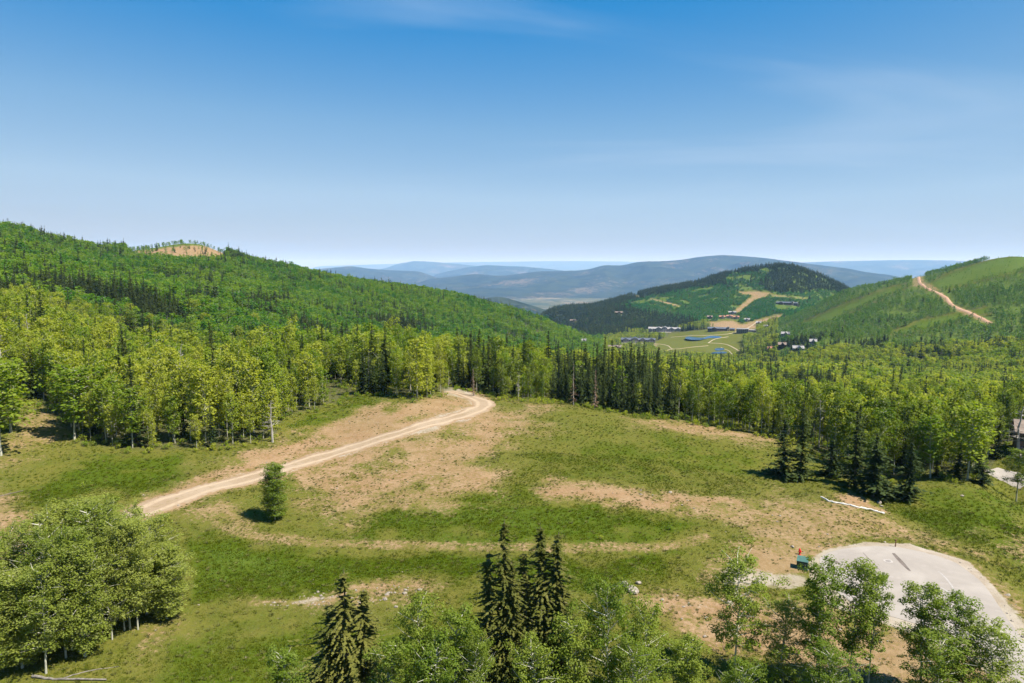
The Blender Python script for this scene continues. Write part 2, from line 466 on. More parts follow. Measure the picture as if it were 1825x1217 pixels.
# lush grass
paint(lush, [(590,955),(690,893),(860,892),(1000,902),(1180,920),(1240,950),(1100,968),(800,962)], 14, 0.95)
paint(lush, [(920,800),(1080,762),(1250,770),(1370,800),(1385,850),(1250,872),(1090,855),(960,838)], 18, 0.62)
paint(lush, [(330,950),(450,962),(600,982),(900,988),(1200,992),(1180,1030),(1000,1060),(800,1040),(600,1045),(450,1060),(350,1090)], 14, 0.95)
paint(lush, [(1575,905),(1700,868),(1840,895),(1840,1040),(1720,968),(1620,930)], 16, 0.85)
paint(lush, [(60,860),(180,812),(360,808),(330,848),(240,895),(60,900)], 14, 0.9)
paint(lush, [(505,750),(640,700),(740,715),(600,745),(520,775)], 10, 0.85)
paint(lush, [(1000,720),(1200,740),(1400,775),(1400,786),(1200,755)], 8, 0.8)
paint(lush, [(830,855),(960,850),(1000,900),(860,905)], 14, 0.75)
paint(lush, [(280,1217),(350,1110),(560,1090),(860,1090),(900,1240),(280,1300)], 20, 0.72)
# pale gravel: verge of the dirt road, shoulder of the turning circle
ROAD = [(226,924),(262,911),(296,896),(340,880),(400,863),(480,842),(560,818),(640,794),(720,769),(790,749),(838,734),(861,724),(860,715),(842,708),(822,702),(800,697)]
ROAD_W = [3.0, 6.4, 6.6, 6.0, 5.6, 5.4, 5.2, 5.0, 5.0, 5.0, 5.2, 5.6, 6.2, 6.0, 5.6, 5.0]
paint_line(pale, ROAD, 4, 14, 0.62)
paint_line(dirt, ROAD, 8, 18, 0.75)
pale[_near] = np.maximum(pale[_near], sstep(-1.2, 0.6, _sd[_near] + NZ1[_near] * 0.8) * 0.95)
paint(pale, [(1300,1010),(1420,1022),(1450,1040),(1400,1050),(1300,1040)], 6, 0.8)
paint(pale, [(1690,985),(1760,1030),(1840,1120),(1840,1160),(1770,1075)], 8, 0.6)
paint(pale, [(470,1072),(560,1058),(600,1060),(540,1076)], 5, 0.75)
paint(pale, [(1130,1075),(1240,1072),(1320,1095),(1200,1092)], 7, 0.5)
# far clearings
far = Rg > 600
fz = lambda lo, hi: (Rg > lo) & (Rg < hi)
CLEAR = []                                    # (polygon, rmin, rmax): no trees here
def clearing(poly, lo, hi, dv=None, lv=None, pv=None, soft=3):
    CLEAR.append((poly, lo, hi)); s = fz(lo, hi)
    if lv is not None: paint(lush, poly, soft, lv, s, mode='set')
    if dv is not None: paint(dirt, poly, soft, dv, s)
    if pv is not None: paint(pale, poly, soft, pv, s)
LODGE_M = [(1172,634),(1160,612),(1185,603),(1196,594),(1230,590),(1300,585),(1345,585),(1348,592),(1330,600),(1322,612),(1330,634),(1420,640),(1300,645)]
clearing(LODGE_M, 1080, 1700, dv=0.14, lv=0.5)
clearing([(1258,582),(1262,574),(1305,571),(1322,578),(1345,572),(1370,565),(1395,560),(1392,566),(1360,578),(1350,586),(1300,590)], 1400, 1950, dv=0.75, lv=0.2, pv=0.35)
clearing([(1105,612),(1172,612),(1172,618),(1105,616)], 1200, 1600, pv=0.5, dv=0.6)
# ski run and graded pads on the knoll
clearing([(1316,520),(1345,519),(1375,522),(1365,529),(1345,534),(1320,555),(1310,560),(1303,559),(1330,536),(1342,526),(1320,524)], 1750, 2400, dv=0.7, lv=0.15, soft=2)
clearing([(1160,531),(1215,545),(1210,547),(1158,534)], 1800, 2500, dv=0.8, pv=0.3, soft=1.5)
clearing([(1375,524),(1440,531),(1440,534),(1375,528)], 1800, 2500, dv=0.6, soft=1.5)
clearing([(1120,522),(1140,527),(1140,530),(1120,526)], 1900, 2600, dv=0.7, soft=1.5)
# open faces of the hillside
clearing([(1660,505),(1700,484),(1780,459),(1840,452),(1840,478),(1760,496),(1700,512),(1670,514)], 1150, 2000, lv=0.98, dv=0.0, soft=4)
clearing([(1430,575),(1500,545),(1590,512),(1620,508),(1600,518),(1530,548),(1450,584)], 900, 1800, lv=0.98, soft=4)
clearing([(1640,572),(1760,548),(1765,556),(1680,578),(1610,596),(1590,594)], 800, 1500, lv=0.95, soft=4)
clearing([(1628,494),(1645,486),(1648,500),(1680,520),(1700,540),(1770,572),(1765,582),(1690,548),(1660,520),(1625,510)], 900, 1800, dv=0.6, lv=0.4, soft=3)
# red cut on the wooded hill
clearing([(235,448),(262,445),(300,440),(335,437),(372,438),(402,450),(388,458),(330,457),(270,454)], 850, 1400, dv=0.85, lv=0.4, soft=3)
CLEAR.append(([(226,446),(262,436),(300,431),(355,427),(404,446),(392,466),(330,467),(255,460)], 700, 1500))
clearing([(165,448),(235,465),(240,470),(170,456)], 750, 1100, dv=0.7, lv=0.4, soft=3)
clearing([(1440,575),(1500,560),(1505,566),(1450,584)], 900, 1500, lv=0.95, soft=3)

# ------------------------------------------------------------------ forest edge (pixels of the trunk bases) and ground sheets
FRONT = [(-200,700),(0,700),(35,702),(95,738),(140,788),(200,800),(260,803),(400,798),(490,782),(505,745),(590,724),(640,700),(690,702),(735,715),(770,706),(815,693),(860,700),(900,712),(1000,716),(1100,733),(1200,747),(1300,764),(1385,782),(1405,786),(1440,796),(1470,822),(1490,850),(1560,862),(1650,848),(1730,858),(1765,842),(1780,815),(1800,790),(1825,782),(2100,760)]
FX = np.array([p[0] for p in FRONT], float); FY = np.array([p[1] for p in FRONT], float)
def clear_mask(px, py, r, grow=0.0):
    m = np.zeros(px.shape, bool)
    for poly, lo, hi in CLEAR:
        s = (r > lo) & (r < hi)
        if s.any():
            k = np.zeros(px.shape, bool); k[s] = poly_sd(px[s], py[s], poly) > -grow
            m |= k
    return m
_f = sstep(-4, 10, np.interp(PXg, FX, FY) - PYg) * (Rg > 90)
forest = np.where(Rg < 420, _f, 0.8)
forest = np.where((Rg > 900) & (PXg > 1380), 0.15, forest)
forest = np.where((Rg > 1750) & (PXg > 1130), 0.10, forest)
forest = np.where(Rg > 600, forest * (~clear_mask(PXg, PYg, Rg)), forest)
lush = np.where((Rg > 600) & (lush == 0.40), 1.05, lush)

n_side = 44
az_side = np.linspace(AZ_FINE, 2 * math.pi - AZ_FINE, n_side + 2)[1:-1]
ws = sstep(0, 1, (az_side - AZ_FINE) / (2 * math.pi - 2 * AZ_FINE))
r_rows = np.exp(LRc)
Zs = ZG[:, -1:] * (1 - ws) + ZG[:, :1] * ws
Xa = np.concatenate([Xg, r_rows[:, None] * np.sin(az_side)], 1); Ya = np.concatenate([Yg, r_rows[:, None] * np.cos(az_side)], 1)
Za = np.concatenate([ZG, Zs], 1)
def cat_attr(a, v): return np.concatenate([a, np.full((NROW, n_side), v)], 1)
ATT = {'dirt': cat_attr(dirt, 0.2), 'lush': cat_attr(lush, 0.6), 'pale': cat_attr(pale, 0.0), 'forest': cat_attr(forest, 0.3)}
NC = NCOL + n_side
idx = np.arange(NROW * NC).reshape(NROW, NC)
nxt = np.roll(idx, -1, axis=1)
quads = np.stack([idx[:-1], nxt[:-1], nxt[1:], idx[1:]], -1)       # (NROW-1, NC, 4)
rc = r_rows[:-1][:, None] * np.ones((1, NC)); pc = np.concatenate([PXg[:-1], np.full((NROW - 1, n_side), -9999.0)], 1)
side = np.zeros((NROW - 1, NC), bool); side[:, NCOL:] = True
reg = np.zeros((NROW - 1, NC), int)
reg[(pc < 1075) & (rc > 430) & (rc < 1900) & ~side] = 1
reg[(pc > 1395) & (rc > 830) & ~side] = 2
reg[(rc > 1720) & (pc > 960) & (pc < 1575) & ~side] = 3
V_all = np.stack([Xa.ravel(), Ya.ravel(), Za.ravel()], -1)
def sheet(name, mask, label, cat):
    q = quads[mask]
    used, inv = np.unique(q.ravel(), return_inverse=True)
    me = mesh_np(name, V_all[used], [inv.reshape(-1, 4)[:, ::-1]], [M_GROUND], smooth=True)
    for k, a in ATT.items():
        at = me.attributes.new(k, 'FLOAT', 'POINT'); at.data.foreach_set('value', a.ravel()[used].astype(np.float32))
    return tag(link(name, me), label, cat, kind='structure')
sheet('ground', reg == 0, 'open mountain meadow of green grass and bare orange soil', 'ground')
sheet('hill', reg == 1, 'long hillside covered in aspen and spruce with a red cut', 'hill')
sheet('hillside', reg == 2, 'open green hillside with a winding red dirt track', 'hill')
sheet('knoll', reg == 3, 'rounded knoll crowned with dark conifers above the lodges', 'hill')

# ------------------------------------------------------------------ far valley floor and mountain ranges
def far_material(name, c_dark, c_mid, c_tan, tan, scale):
    m, nt, out = newmat(name); b = NB(nt)
    p = b.n('ShaderNodeBsdfPrincipled'); p.inputs['Roughness'].default_value = 1.0; p.inputs['Specular IOR Level'].default_value = 0.0
    pos = b.n('ShaderNodeNewGeometry').outputs['Position']
    n1 = b.noise(pos, scale, 5.0, 0.6); n2 = b.noise(pos, scale * 5, 4.0, 0.65); n3 = b.noise(pos, scale * 16, 3.0, 0.7)
    c = b.mix(b.ramp(n2, 0.35, 0.65), c_dark, c_mid)
    c = b.mix(b.ramp(b.math('ADD', n1, b.math('MULTIPLY', n3, 0.5)), 1.02 - tan, 1.16 - tan, 0.0, 0.9), c, c_tan)
    nt.links.new(c, p.inputs['Base Color']); nt.links.new(p.outputs[0], out.inputs[0])
    return m
M_PLAIN = far_material('valley_fields', (0.035, 0.05, 0.022), (0.09, 0.09, 0.045), (0.19, 0.16, 0.12), 0.30, 0.0007)
M_RANGE = far_material('far_forest', (0.014, 0.022, 0.014), (0.030, 0.040, 0.020), (0.10, 0.085, 0.06), 0.22, 0.0008)
PLAIN_Z = -430.0
rp = np.exp(np.linspace(math.log(4250), math.log(60000), 110))
azp = np.concatenate([np.linspace(-AZ_FINE, AZ_FINE, NCOL // 2), np.linspace(AZ_FINE, 2 * math.pi - AZ_FINE, 60)[1:-1]])
z_edge = np.concatenate([ZG[-1][::1][np.linspace(0, NCOL - 1, NCOL // 2).astype(int)], np.full(58, ZC - 380.0)])
RP, AP = np.meshgrid(rp, azp, indexing='ij')
XP, YP = RP * np.sin(AP), RP * np.cos(AP)
bl = sstep(4250, 6500, RP)
ZP = z_edge[None, :] * (1 - bl) + (ZC + PLAIN_Z) * bl + bl * 22 * fbm(XP / 1500, YP / 1500, 4, 61)
ZP[0] -= 1.5
ip = np.arange(RP.size).reshape(RP.shape); ipn = np.roll(ip, -1, axis=1)
q = np.stack([ip[:-1], ip[1:], ipn[1:], ipn[:-1]], -1).reshape(-1, 4)
tag(link('valley_floor', mesh_np('valley_floor', np.stack([XP.ravel(), YP.ravel(), ZP.ravel()], -1), [q], [M_PLAIN], smooth=True)),
    'wide hazy valley floor with tan fields far below the hills', 'valley', kind='structure')

def mountain_range(name, sky_pts, D, depth, label, seed, base=PLAIN_Z, mat=M_RANGE, nx=170, ny=60, rough=1.0):
    P = np.array(sky_pts, float)
    px = np.linspace(P[0, 0], P[-1, 0], nx)
    # smooth interpolation of the skyline
    py = np.interp(px, P[:, 0], P[:, 1]); k = np.ones(5) / 5; py = np.convolve(np.pad(py, 2, 'edge'), k, 'valid')
    az, t = pix_dir(px, py)
    ridge = t * D - base
    e = np.minimum(sstep(0, 0.07, np.linspace(0, 1, nx)), sstep(0, 0.07, np.linspace(1, 0, nx)))
    ridge = ridge * (0.2 + 0.8 * e)
    v = np.linspace(-1, 1, ny)
    AZ, VV = np.meshgrid(az, v)
    rr = D + VV * depth
    x, y = rr * np.sin(AZ), rr * np.cos(AZ)
    s = 1 - np.abs(VV)
    shape = np.clip(s, 0, 1) ** 1.25
    n = fbm(x / (depth * 0.23), y / (depth * 0.23), 5, seed, 0.55)
    rg = 1 - np.abs(fbm(x / (depth * 0.30), y / (depth * 0.30), 4, seed + 5))
    mod = 1 + rough * (1 - sstep(0.72, 1.0, s)) * (0.55 * n + 0.45 * (rg - 0.8))
    z = ZC + base - 40 + (ridge[None, :] + 40) * np.clip(shape * mod, 0, 0.99 + 0.01 * s)
    z += (ridge[None, :] * 0.012) * fbm(x / (depth * 0.03), y / (depth * 0.03), 4, seed + 9) * s
    i = np.arange(nx * ny).reshape(ny, nx)
    q = np.stack([i[:-1, :-1], i[:-1, 1:], i[1:, 1:], i[1:, :-1]], -1).reshape(-1, 4)
    o = link(name, mesh_np(name, np.stack([x.ravel(), y.ravel(), z.ravel()], -1), [q], [mat], smooth=True))
    return tag(o, label, 'mountain', kind='structure')
mountain_range('mountain_range', [(690,520),(757,498),(825,490),(852,486.5),(886,492),(957,483),(1015,482),(1049,480),(1072,472),(1083,470),(1103,474),(1137,465),(1180,464.5),(1215,462),(1250,456),(1285,452.5),(1330,455),(1400,463),(1457,471),(1489,475),(1510,477),(1542,484),(1592,490),(1680,510),(1800,530)],
    13500, 4800, 'long blue mountain range with a broad flat summit beyond the knoll', 3)
mountain_range('mountain_range', [(420,500),(500,486),(567,478.5),(625,473.5),(662,478.5),(703,481),(747,483),(772,492),(810,505),(850,515)], 17000, 4500, 'low blue ridge beside the shoulder of the wooded hill', 13)
mountain_range('mountain_range', [(620,492),(689,477),(709,469.5),(737,464.5),(764,465.5),(818,470),(870,476),(930,486)], 32000, 6000, 'pale blue mountain with a flat crest on the skyline', 23)
mountain_range('mountain_range', [(760,492),(830,476),(866,471.5),(900,473.5),(934,474.5),(985,479.5),(1050,488)], 22500, 4500, 'pale blue ridge in front of the flat hazy skyline', 33)
mountain_range('mountain_range', [(520,476),(600,473),(660,471),(760,468),(850,466.5),(930,465.5),(1000,464.5),(1110,465.5),(1200,468),(1300,470)], 52000, 8000, 'faint farthest ridge almost lost in the haze', 43)
mountain_range('mountain_range', [(1340,474),(1440,466.5),(1500,464.5),(1560,463.5),(1640,462.5),(1700,463.5),(1800,468),(1950,476)], 34000, 8000, 'pale hazy ridge beyond the open hillside', 53)
mountain_range('hill', [(800,556),(850,536),(866,530),(886,527),(903,529.5),(927,537),(957,546),(1000,562)], 5200, 900, 'small dark scrubby hill in the mouth of the valley', 63, base=-400, nx=90, ny=40)

# ------------------------------------------------------------------ roads, tracks, ponds draped on the ground
def ribbon(pts, widths, off=0.03, edge=-0.06, step=1.5, cross=7, jit=0.12, seed=1, world=False, rmin=20.0, smooth_n=0):
    W = np.array([p if world else cast(p[0], p[1], rmin)[:2] for p in pts], float)
    if smooth_n:
        for _ in range(smooth_n): W[1:-1] = 0.25 * W[:-2] + 0.5 * W[1:-1] + 0.25 * W[2:]
    # Catmull-Rom resample
    P = np.vstack([2 * W[0] - W[1], W, 2 * W[-1] - W[-2]]); wd = np.array(widths, float); wd = np.concatenate([[wd[0]], wd, [wd[-1]]])
    out = []; ow = []
    for i in range(1, len(P) - 2):
        n = max(2, int(np.linalg.norm(P[i + 1] - P[i]) / step))
        for k in range(n):
            t = k / n
            out.append(0.5 * (2 * P[i] + (P[i + 1] - P[i - 1]) * t + (2 * P[i - 1] - 5 * P[i] + 4 * P[i + 1] - P[i + 2]) * t * t + (3 * P[i] - P[i - 1] - 3 * P[i + 1] + P[i + 2]) * t ** 3))
            ow.append(wd[i] + (wd[i + 1] - wd[i]) * t)
    out.append(P[-2]); ow.append(wd[-2])
    C = np.array(out); ow = np.array(ow)
    T = np.gradient(C, axis=0); T /= np.linalg.norm(T, axis=1, keepdims=True) + 1e-9
    N = np.stack([T[:, 1], -T[:, 0]], -1)
    s = np.linspace(-1, 1, cross)
    L = np.cumsum(np.r_[0, np.linalg.norm(np.diff(C, axis=0), axis=1)])
    jl = 1 + jit * fbm(L / 4, L * 0 + seed, 3, seed); jr = 1 + jit * fbm(L / 4, L * 0 + seed + 40, 3, seed + 3)
    half = ow[:, None] / 2 * np.where(s[None] < 0, jl[:, None], jr[:, None])
    X = C[:, 0:1] + N[:, 0:1] * s[None] * half; Y = C[:, 1:2] + N[:, 1:2] * s[None] * half
    Z = Hxy(X, Y) + np.where(np.abs(s) > 0.99, edge, off)[None]
    n = len(C); i = np.arange(n * cross).reshape(n, cross)
    q = np.stack([i[:-1, :-1], i[:-1, 1:], i[1:, 1:], i[1:, :-1]], -1).reshape(-1, 4)
    return np.stack([X.ravel(), Y.ravel(), Z.ravel()], -1), q
def road_mat(name, base, light, dark, soil=None):
    m, nt, out = newmat(name); b = NB(nt)
    p = b.n('ShaderNodeBsdfPrincipled'); p.inputs['Roughness'].default_value = 0.95; p.inputs['Specular IOR Level'].default_value = 0.1
    pos = b.n('ShaderNodeNewGeometry').outputs['Position']
    n1, n2, n3 = b.noise(pos, 0.12, 4.0), b.noise(pos, 0.9, 5.0, 0.65), b.noise(pos, 5.0, 3.0, 0.7)
    c = b.mix(b.ramp(n1, 0.35, 0.68), base, light)
    c = b.mix(b.ramp(n2, 0.5, 0.74, 0, 0.7), c, dark)
    c = b.mix(b.ramp(n3, 0.55, 0.75, 0, 0.35), c, tuple(x * 0.6 for x in base))
    if soil:
        ac = b.math('ABSOLUTE', b.attr('across'))
        rut = b.math('ABSOLUTE', b.math('SUBTRACT', ac, 0.42))
        c = b.mix(b.math('MULTIPLY', b.ramp(rut, 0.05, 0.20, 1.0, 0.0), b.ramp(n2, 0.3, 0.6, 0.35, 0.9)), c, tuple(min(1, x * 1.25) for x in light))
        c = b.mix(b.ramp(b.math('ADD', ac, b.math('MULTIPLY', b.math('SUBTRACT', n2, 0.5), 1.3)), 0.55, 0.95), c, soil)
        c = b.mix(b.ramp(b.math('SUBTRACT', b.math('MULTIPLY', n2, 0.9), ac), 0.38, 0.6, 0.0, 0.5), c, (0.15, 0.125, 0.05))
    nt.links.new(c, p.inputs['Base Color'])
    bp = b.n('ShaderNodeBump'); bp.inputs['Strength'].default_value = 0.5; bp.inputs['Distance'].default_value = 0.15
    nt.links.new(b.math('ADD', n2, b.math('MULTIPLY', n3, 0.3)), bp.inputs['Height']); nt.links.new(bp.outputs[0], p.inputs['Normal'])
    nt.links.new(p.outputs[0], out.inputs[0])
    return m
M_ROAD = road_mat('packed_dirt', (0.235, 0.172, 0.110), (0.275, 0.212, 0.145), (0.20, 0.136, 0.082), (0.215, 0.140, 0.078))
M_RED = road_mat('red_dirt', (0.34, 0.20, 0.125), (0.40, 0.26, 0.17), (0.28, 0.155, 0.09))
M_PATH = road_mat('tan_path', (0.27, 0.22, 0.14), (0.32, 0.26, 0.18), (0.22, 0.18, 0.10))
Vr, qr = ribbon(ROAD, [w_ * 1.25 for w_ in ROAD_W], 0.05, -0.10, 1.0, 9, 0.40, 3)
_rm = mesh_np('dirt_road', Vr, [qr], [M_ROAD], smooth=True)
_a = _rm.attributes.new('across', 'FLOAT', 'POINT'); _a.data.foreach_set('value', np.tile(np.linspace(-1, 1, 9), len(Vr) // 9).astype(np.float32))
tag(link('dirt_road', _rm), 'pale tan dirt road curving across the meadow into the trees', 'road', kind='structure')
HR = [(1649,486),(1637,493),(1632,499),(1640,507),(1650,514),(1668,521),(1684,527),(1690,532),(1690,540),(1702,548),(1722,555),(1748,566),(1768,577)]
_t = np.linspace(0, len(HR) - 1, 40); HRd = np.stack([np.interp(_t, np.arange(len(HR)), np.array(HR, float)[:, k]) for k in (0, 1)], -1)
Vr, qr = ribbon(HRd, [6.0] * 40, 0.7, -0.4, 6, 5, 0.25, 5, rmin=850, smooth_n=10)
tag(link('hill_track', mesh_np('hill_track', Vr, [qr], [M_RED], smooth=True)), 'red dirt track winding up the open hillside', 'track', kind='structure')
for pts, w in [([(1140,613),(1165,612),(1190,616),(1200,622),(1230,619),(1262,616)], 5), ([(1180,627),(1200,622)], 5), ([(1262,611),(1275,604),(1298,600)], 6), ([(1262,611),(1290,613),(1310,621),(1335,629)], 6),
               ([(1285,619),(1300,626),(1306,632)], 4), ([(1196,601),(1235,598),(1275,597),(1310,592),(1340,580),(1350,572)], 7)]:
    Vr, qr = ribbon(pts, [w * 0.55] * len(pts), 0.4, -0.2, 8, 5, 0.25, 7, rmin=1080)
    tag(link('path', mesh_np('path', Vr, [qr], [M_PATH], smooth=True)), 'pale dirt path across the valley meadow below the lodges', 'path', 'paths on the valley meadow', 'structure')

def water_mat():
    m, nt, out = newmat('pond_water'); b = NB(nt)
    p = b.n('ShaderNodeBsdfPrincipled')
    pos = b.n('ShaderNodeNewGeometry').outputs['Position']
    c = b.mix(b.ramp(b.noise(pos, 0.06, 3.0), 0.3, 0.7), (0.010, 0.040, 0.085), (0.014, 0.050, 0.105))
    nt.links.new(c, p.inputs['Base Color']); p.inputs['Roughness'].default_value = 0.12; p.inputs['IOR'].default_value = 1.33
    bp = b.n('ShaderNodeBump'); bp.inputs['Strength'].default_value = 0.15; bp.inputs['Distance'].default_value = 0.1
    nt.links.new(b.noise(pos, 0.8, 3.0), bp.inputs['Height']); nt.links.new(bp.outputs[0], p.inputs['Normal'])
    nt.links.new(p.outputs[0], out.inputs[0])
    return m
M_WATER = water_mat()
def pond(poly, label):
    W = np.array([cast(a, b, 1080) for a, b in poly])
    n = len(W) * 4; t = np.linspace(0, len(W), n, endpoint=False); i = t.astype(int); f = (t - i)[:, None]
    A, B, C, D = W[(i - 1) % len(W)], W[i], W[(i + 1) % len(W)], W[(i + 2) % len(W)]
    S = 0.5 * (2 * B + (C - A) * f + (2 * A - 5 * B + 4 * C - D) * f * f + (3 * B - A - 3 * C + D) * f ** 3)
    zc = np.median(S[:, 2])
    bm = bmesh.new(); vs_ = []
    for s in S: vs_.append(bm.verts.new((s[0], s[1], max(float(Hxy(s[0], s[1])), zc) + 0.5)))
    c0 = bm.verts.new((S[:, 0].mean(), S[:, 1].mean(), max(float(Hxy(S[:, 0].mean(), S[:, 1].mean())), zc) + 0.6))
    f_ = bm.faces.new(vs_); bm.verts.remove(c0)
    bmesh.ops.triangulate(bm, faces=[f_])
    me = bpy.data.meshes.new('pond'); bm.to_mesh(me); bm.free(); me.materials.append(M_WATER)
    if me.polygons and me.polygons[0].normal.z < 0: me.flip_normals()
    tag(link('pond', me), label, 'pond', kind='structure')
pond([(1221,606),(1226,602.5),(1240,602),(1254,602),(1262,599.5),(1272,598.8),(1286,600.5),(1280,602.5),(1264,602.8),(1256,605),(1246,607.5),(1232,608)], 'long blue pond in the valley meadow')
pond([(1274,622),(1280,620.5),(1290,621),(1290,624),(1281,625),(1275,624.5)], 'small square blue pond by the forking path')
pond([(1267,629.5),(1275,627.5),(1292,627.5),(1295,629.5),(1284,630.5),(1272,631)], 'small blue pond half hidden by spruce tops')

# asphalt turning circle
ASPH = [(1461,996),(1473,987),(1497,979),(1537,974),(1577,974),(1616,978),(1656,987),(1696,1000),(1724,1017),(1752,1041),(1771,1066),(1791,1096),(1825,1144),(1900,1250),(2080,1500),(1960,1500),(1840,1260),(1800,1205),(1750,1165),(1690,1130),(1610,1105),(1540,1084),(1495,1058),(1476,1034),(1463,1016)]
AW = np.array([on_plane(a, b, PAD_Z) for a, b in ASPH])
def asphalt_mat():
    m, nt, out = newmat('worn_asphalt'); b = NB(nt)
    p = b.n('ShaderNodeBsdfPrincipled'); p.inputs['Roughness'].default_value = 0.9; p.inputs['Specular IOR Level'].default_value = 0.2
    pos = b.n('ShaderNodeNewGeometry').outputs['Position']
    n1, n2, n3 = b.noise(pos, 0.10, 4.0, 0.6, 0.6), b.noise(pos, 0.6, 5.0, 0.7), b.noise(pos, 9.0, 3.0, 0.7)
    c = b.mix(b.ramp(n1, 0.35, 0.68), (0.232, 0.204, 0.175), (0.290, 0.258, 0.222))
    c = b.mix(b.ramp(n2, 0.52, 0.75, 0, 0.5), c, (0.325, 0.285, 0.255))
    c = b.mix(b.ramp(n3, 0.5, 0.75, 0, 0.35), c, (0.17, 0.155, 0.145))
    nt.links.new(c, p.inputs['Base Color']); nt.links.new(p.outputs[0], out.inputs[0])
    return m
M_ASPH = asphalt_mat()
def smooth_loop(W, per=6):
    n = len(W) * per; t = np.linspace(0, len(W), n, endpoint=False); i = t.astype(int); f = (t - i)[:, None]
    A, B, C, D = W[(i - 1) % len(W)], W[i], W[(i + 1) % len(W)], W[(i + 2) % len(W)]
    return 0.5 * (2 * B + (C - A) * f + (2 * A - 5 * B + 4 * C - D) * f * f + (3 * B - A - 3 * C + D) * f ** 3)
def flat_poly(name, W, z, mat, thick=0.05):
    bm = bmesh.new(); vs_ = [bm.verts.new((x, y, z)) for x, y in W]
    f = bm.faces.new(vs_); 
    if f.normal.z < 0: f.normal_flip()
    bm.normal_update()
    if f.normal.z < 0: bmesh.ops.reverse_faces(bm, faces=[f])
    r = bmesh.ops.extrude_face_region(bm, geom=[f])
    lo = [v for v in r['geom'] if isinstance(v, bmesh.types.BMVert)]
    for v in lo: v.co.z += thick
    bmesh.ops.recalc_face_normals(bm, faces=bm.faces)
    me = bpy.data.meshes.new(name); bm.to_mesh(me); bm.free(); me.materials.append(mat)
    return link(name, me)
SL = smooth_loop(AW)
_an = np.arange(len(SL)); SL = SL + 0.10 * np.stack([fbm(_an / 1.5, _an * 0.0, 3, 8), fbm(_an / 1.5, _an * 0.0 + 9, 3, 9)], -1)
PZ = ZC + PAD_Z
tag(flat_poly('turning_circle', SL, PZ - 0.03, M_ASPH, 0.06), 'pale worn asphalt turning circle at the end of the street', 'road', kind='structure')
# marks on the asphalt: sealed trench, dark crack, pale tyre arcs
M_TAR = simple('tar_seal', (0.115, 0.092, 0.076), 0.9, 0.25, 2.0)
M_SCUFF = simple('pale_scuff', (0.285, 0.262, 0.238), 0.9, 0.15, 2.0)
def mark(name, pts, w, mat, label, z=0.036):
    W = np.array([on_plane(a, b, PAD_Z) for a, b in pts]); n = len(W)
    T = np.gradient(W, axis=0); T /= np.linalg.norm(T, axis=1, keepdims=True); N = np.stack([T[:, 1], -T[:, 0]], -1)
    ww = np.array([w * (0.6 + 0.5 * math.sin(3.1 * k / max(1, n - 1) + 0.2)) for k in range(n)])[:, None]
    A, B = W + N * ww / 2, W - N * ww / 2
    V = np.zeros((2 * n, 3)); V[:n, :2] = A; V[n:, :2] = B; V[:, 2] = PZ + z
    q = np.array([[k, k + 1, n + k + 1, n + k] for k in range(n - 1)])
    tag(link(name, mesh_np(name, V, [q], [mat])), label, 'road mark', kind='structure')
def arc(p0, p1, p2, n=14):
    t = np.linspace(0, 1, n)[:, None]; p0, p1, p2 = map(np.array, (p0, p1, p2))
    return ((1 - t) ** 2 * p0 + 2 * t * (1 - t) * p1 + t * t * p2).tolist()
mark('patch_seam', arc((1592,986),(1606,1002),(1622,1018)), 0.55, M_TAR, 'dark sealed trench strip across the turning circle')
mark('tyre_mark', arc((1676,1047),(1700,1058),(1712,1082)), 0.28, M_SCUFF, 'short pale curved tyre mark on the turning circle')
mark('tyre_mark', arc((1672,1018),(1700,1040),(1708,1072)), 0.22, M_SCUFF, 'long pale curved tyre mark on the turning circle', 0.040)
mark('crack', arc((1729,1086),(1736,1096),(1760,1104)), 0.14, M_TAR, 'thin crack in the asphalt near the gravel verge')
mark('dark_arc', arc((1462,1008),(1466,1024),(1478,1040)), 0.30, M_TAR, 'brown dusty wheel track along the edge of the asphalt')
mark('stain', arc((1478,998),(1490,1000),(1497,1006)), 0.6, M_TAR, 'faint brown stain on the asphalt rim', 0.040)
mark('joint', arc((1538,985),(1552,1000),(1568,1016)), 0.12, M_TAR, 'hairline joint running across the turning circle')
mark('cross_joint', arc((1790,1178),(1812,1180),(1840,1181)), 0.25, M_TAR, 'brown joint across the street leaving the circle')
# street seen again through the trees
Vr, qr = ribbon([(1766,838),(1785,846),(1805,852),(1835,862)], [6.5, 6.5, 6.5, 6.5], 0.22, -0.2, 1.5, 7, 0.03, 11)
tag(link('street', mesh_np('street', Vr, [qr], [M_ASPH], smooth=True)), 'short stretch of grey street seen behind the grove', 'street', kind='structure')

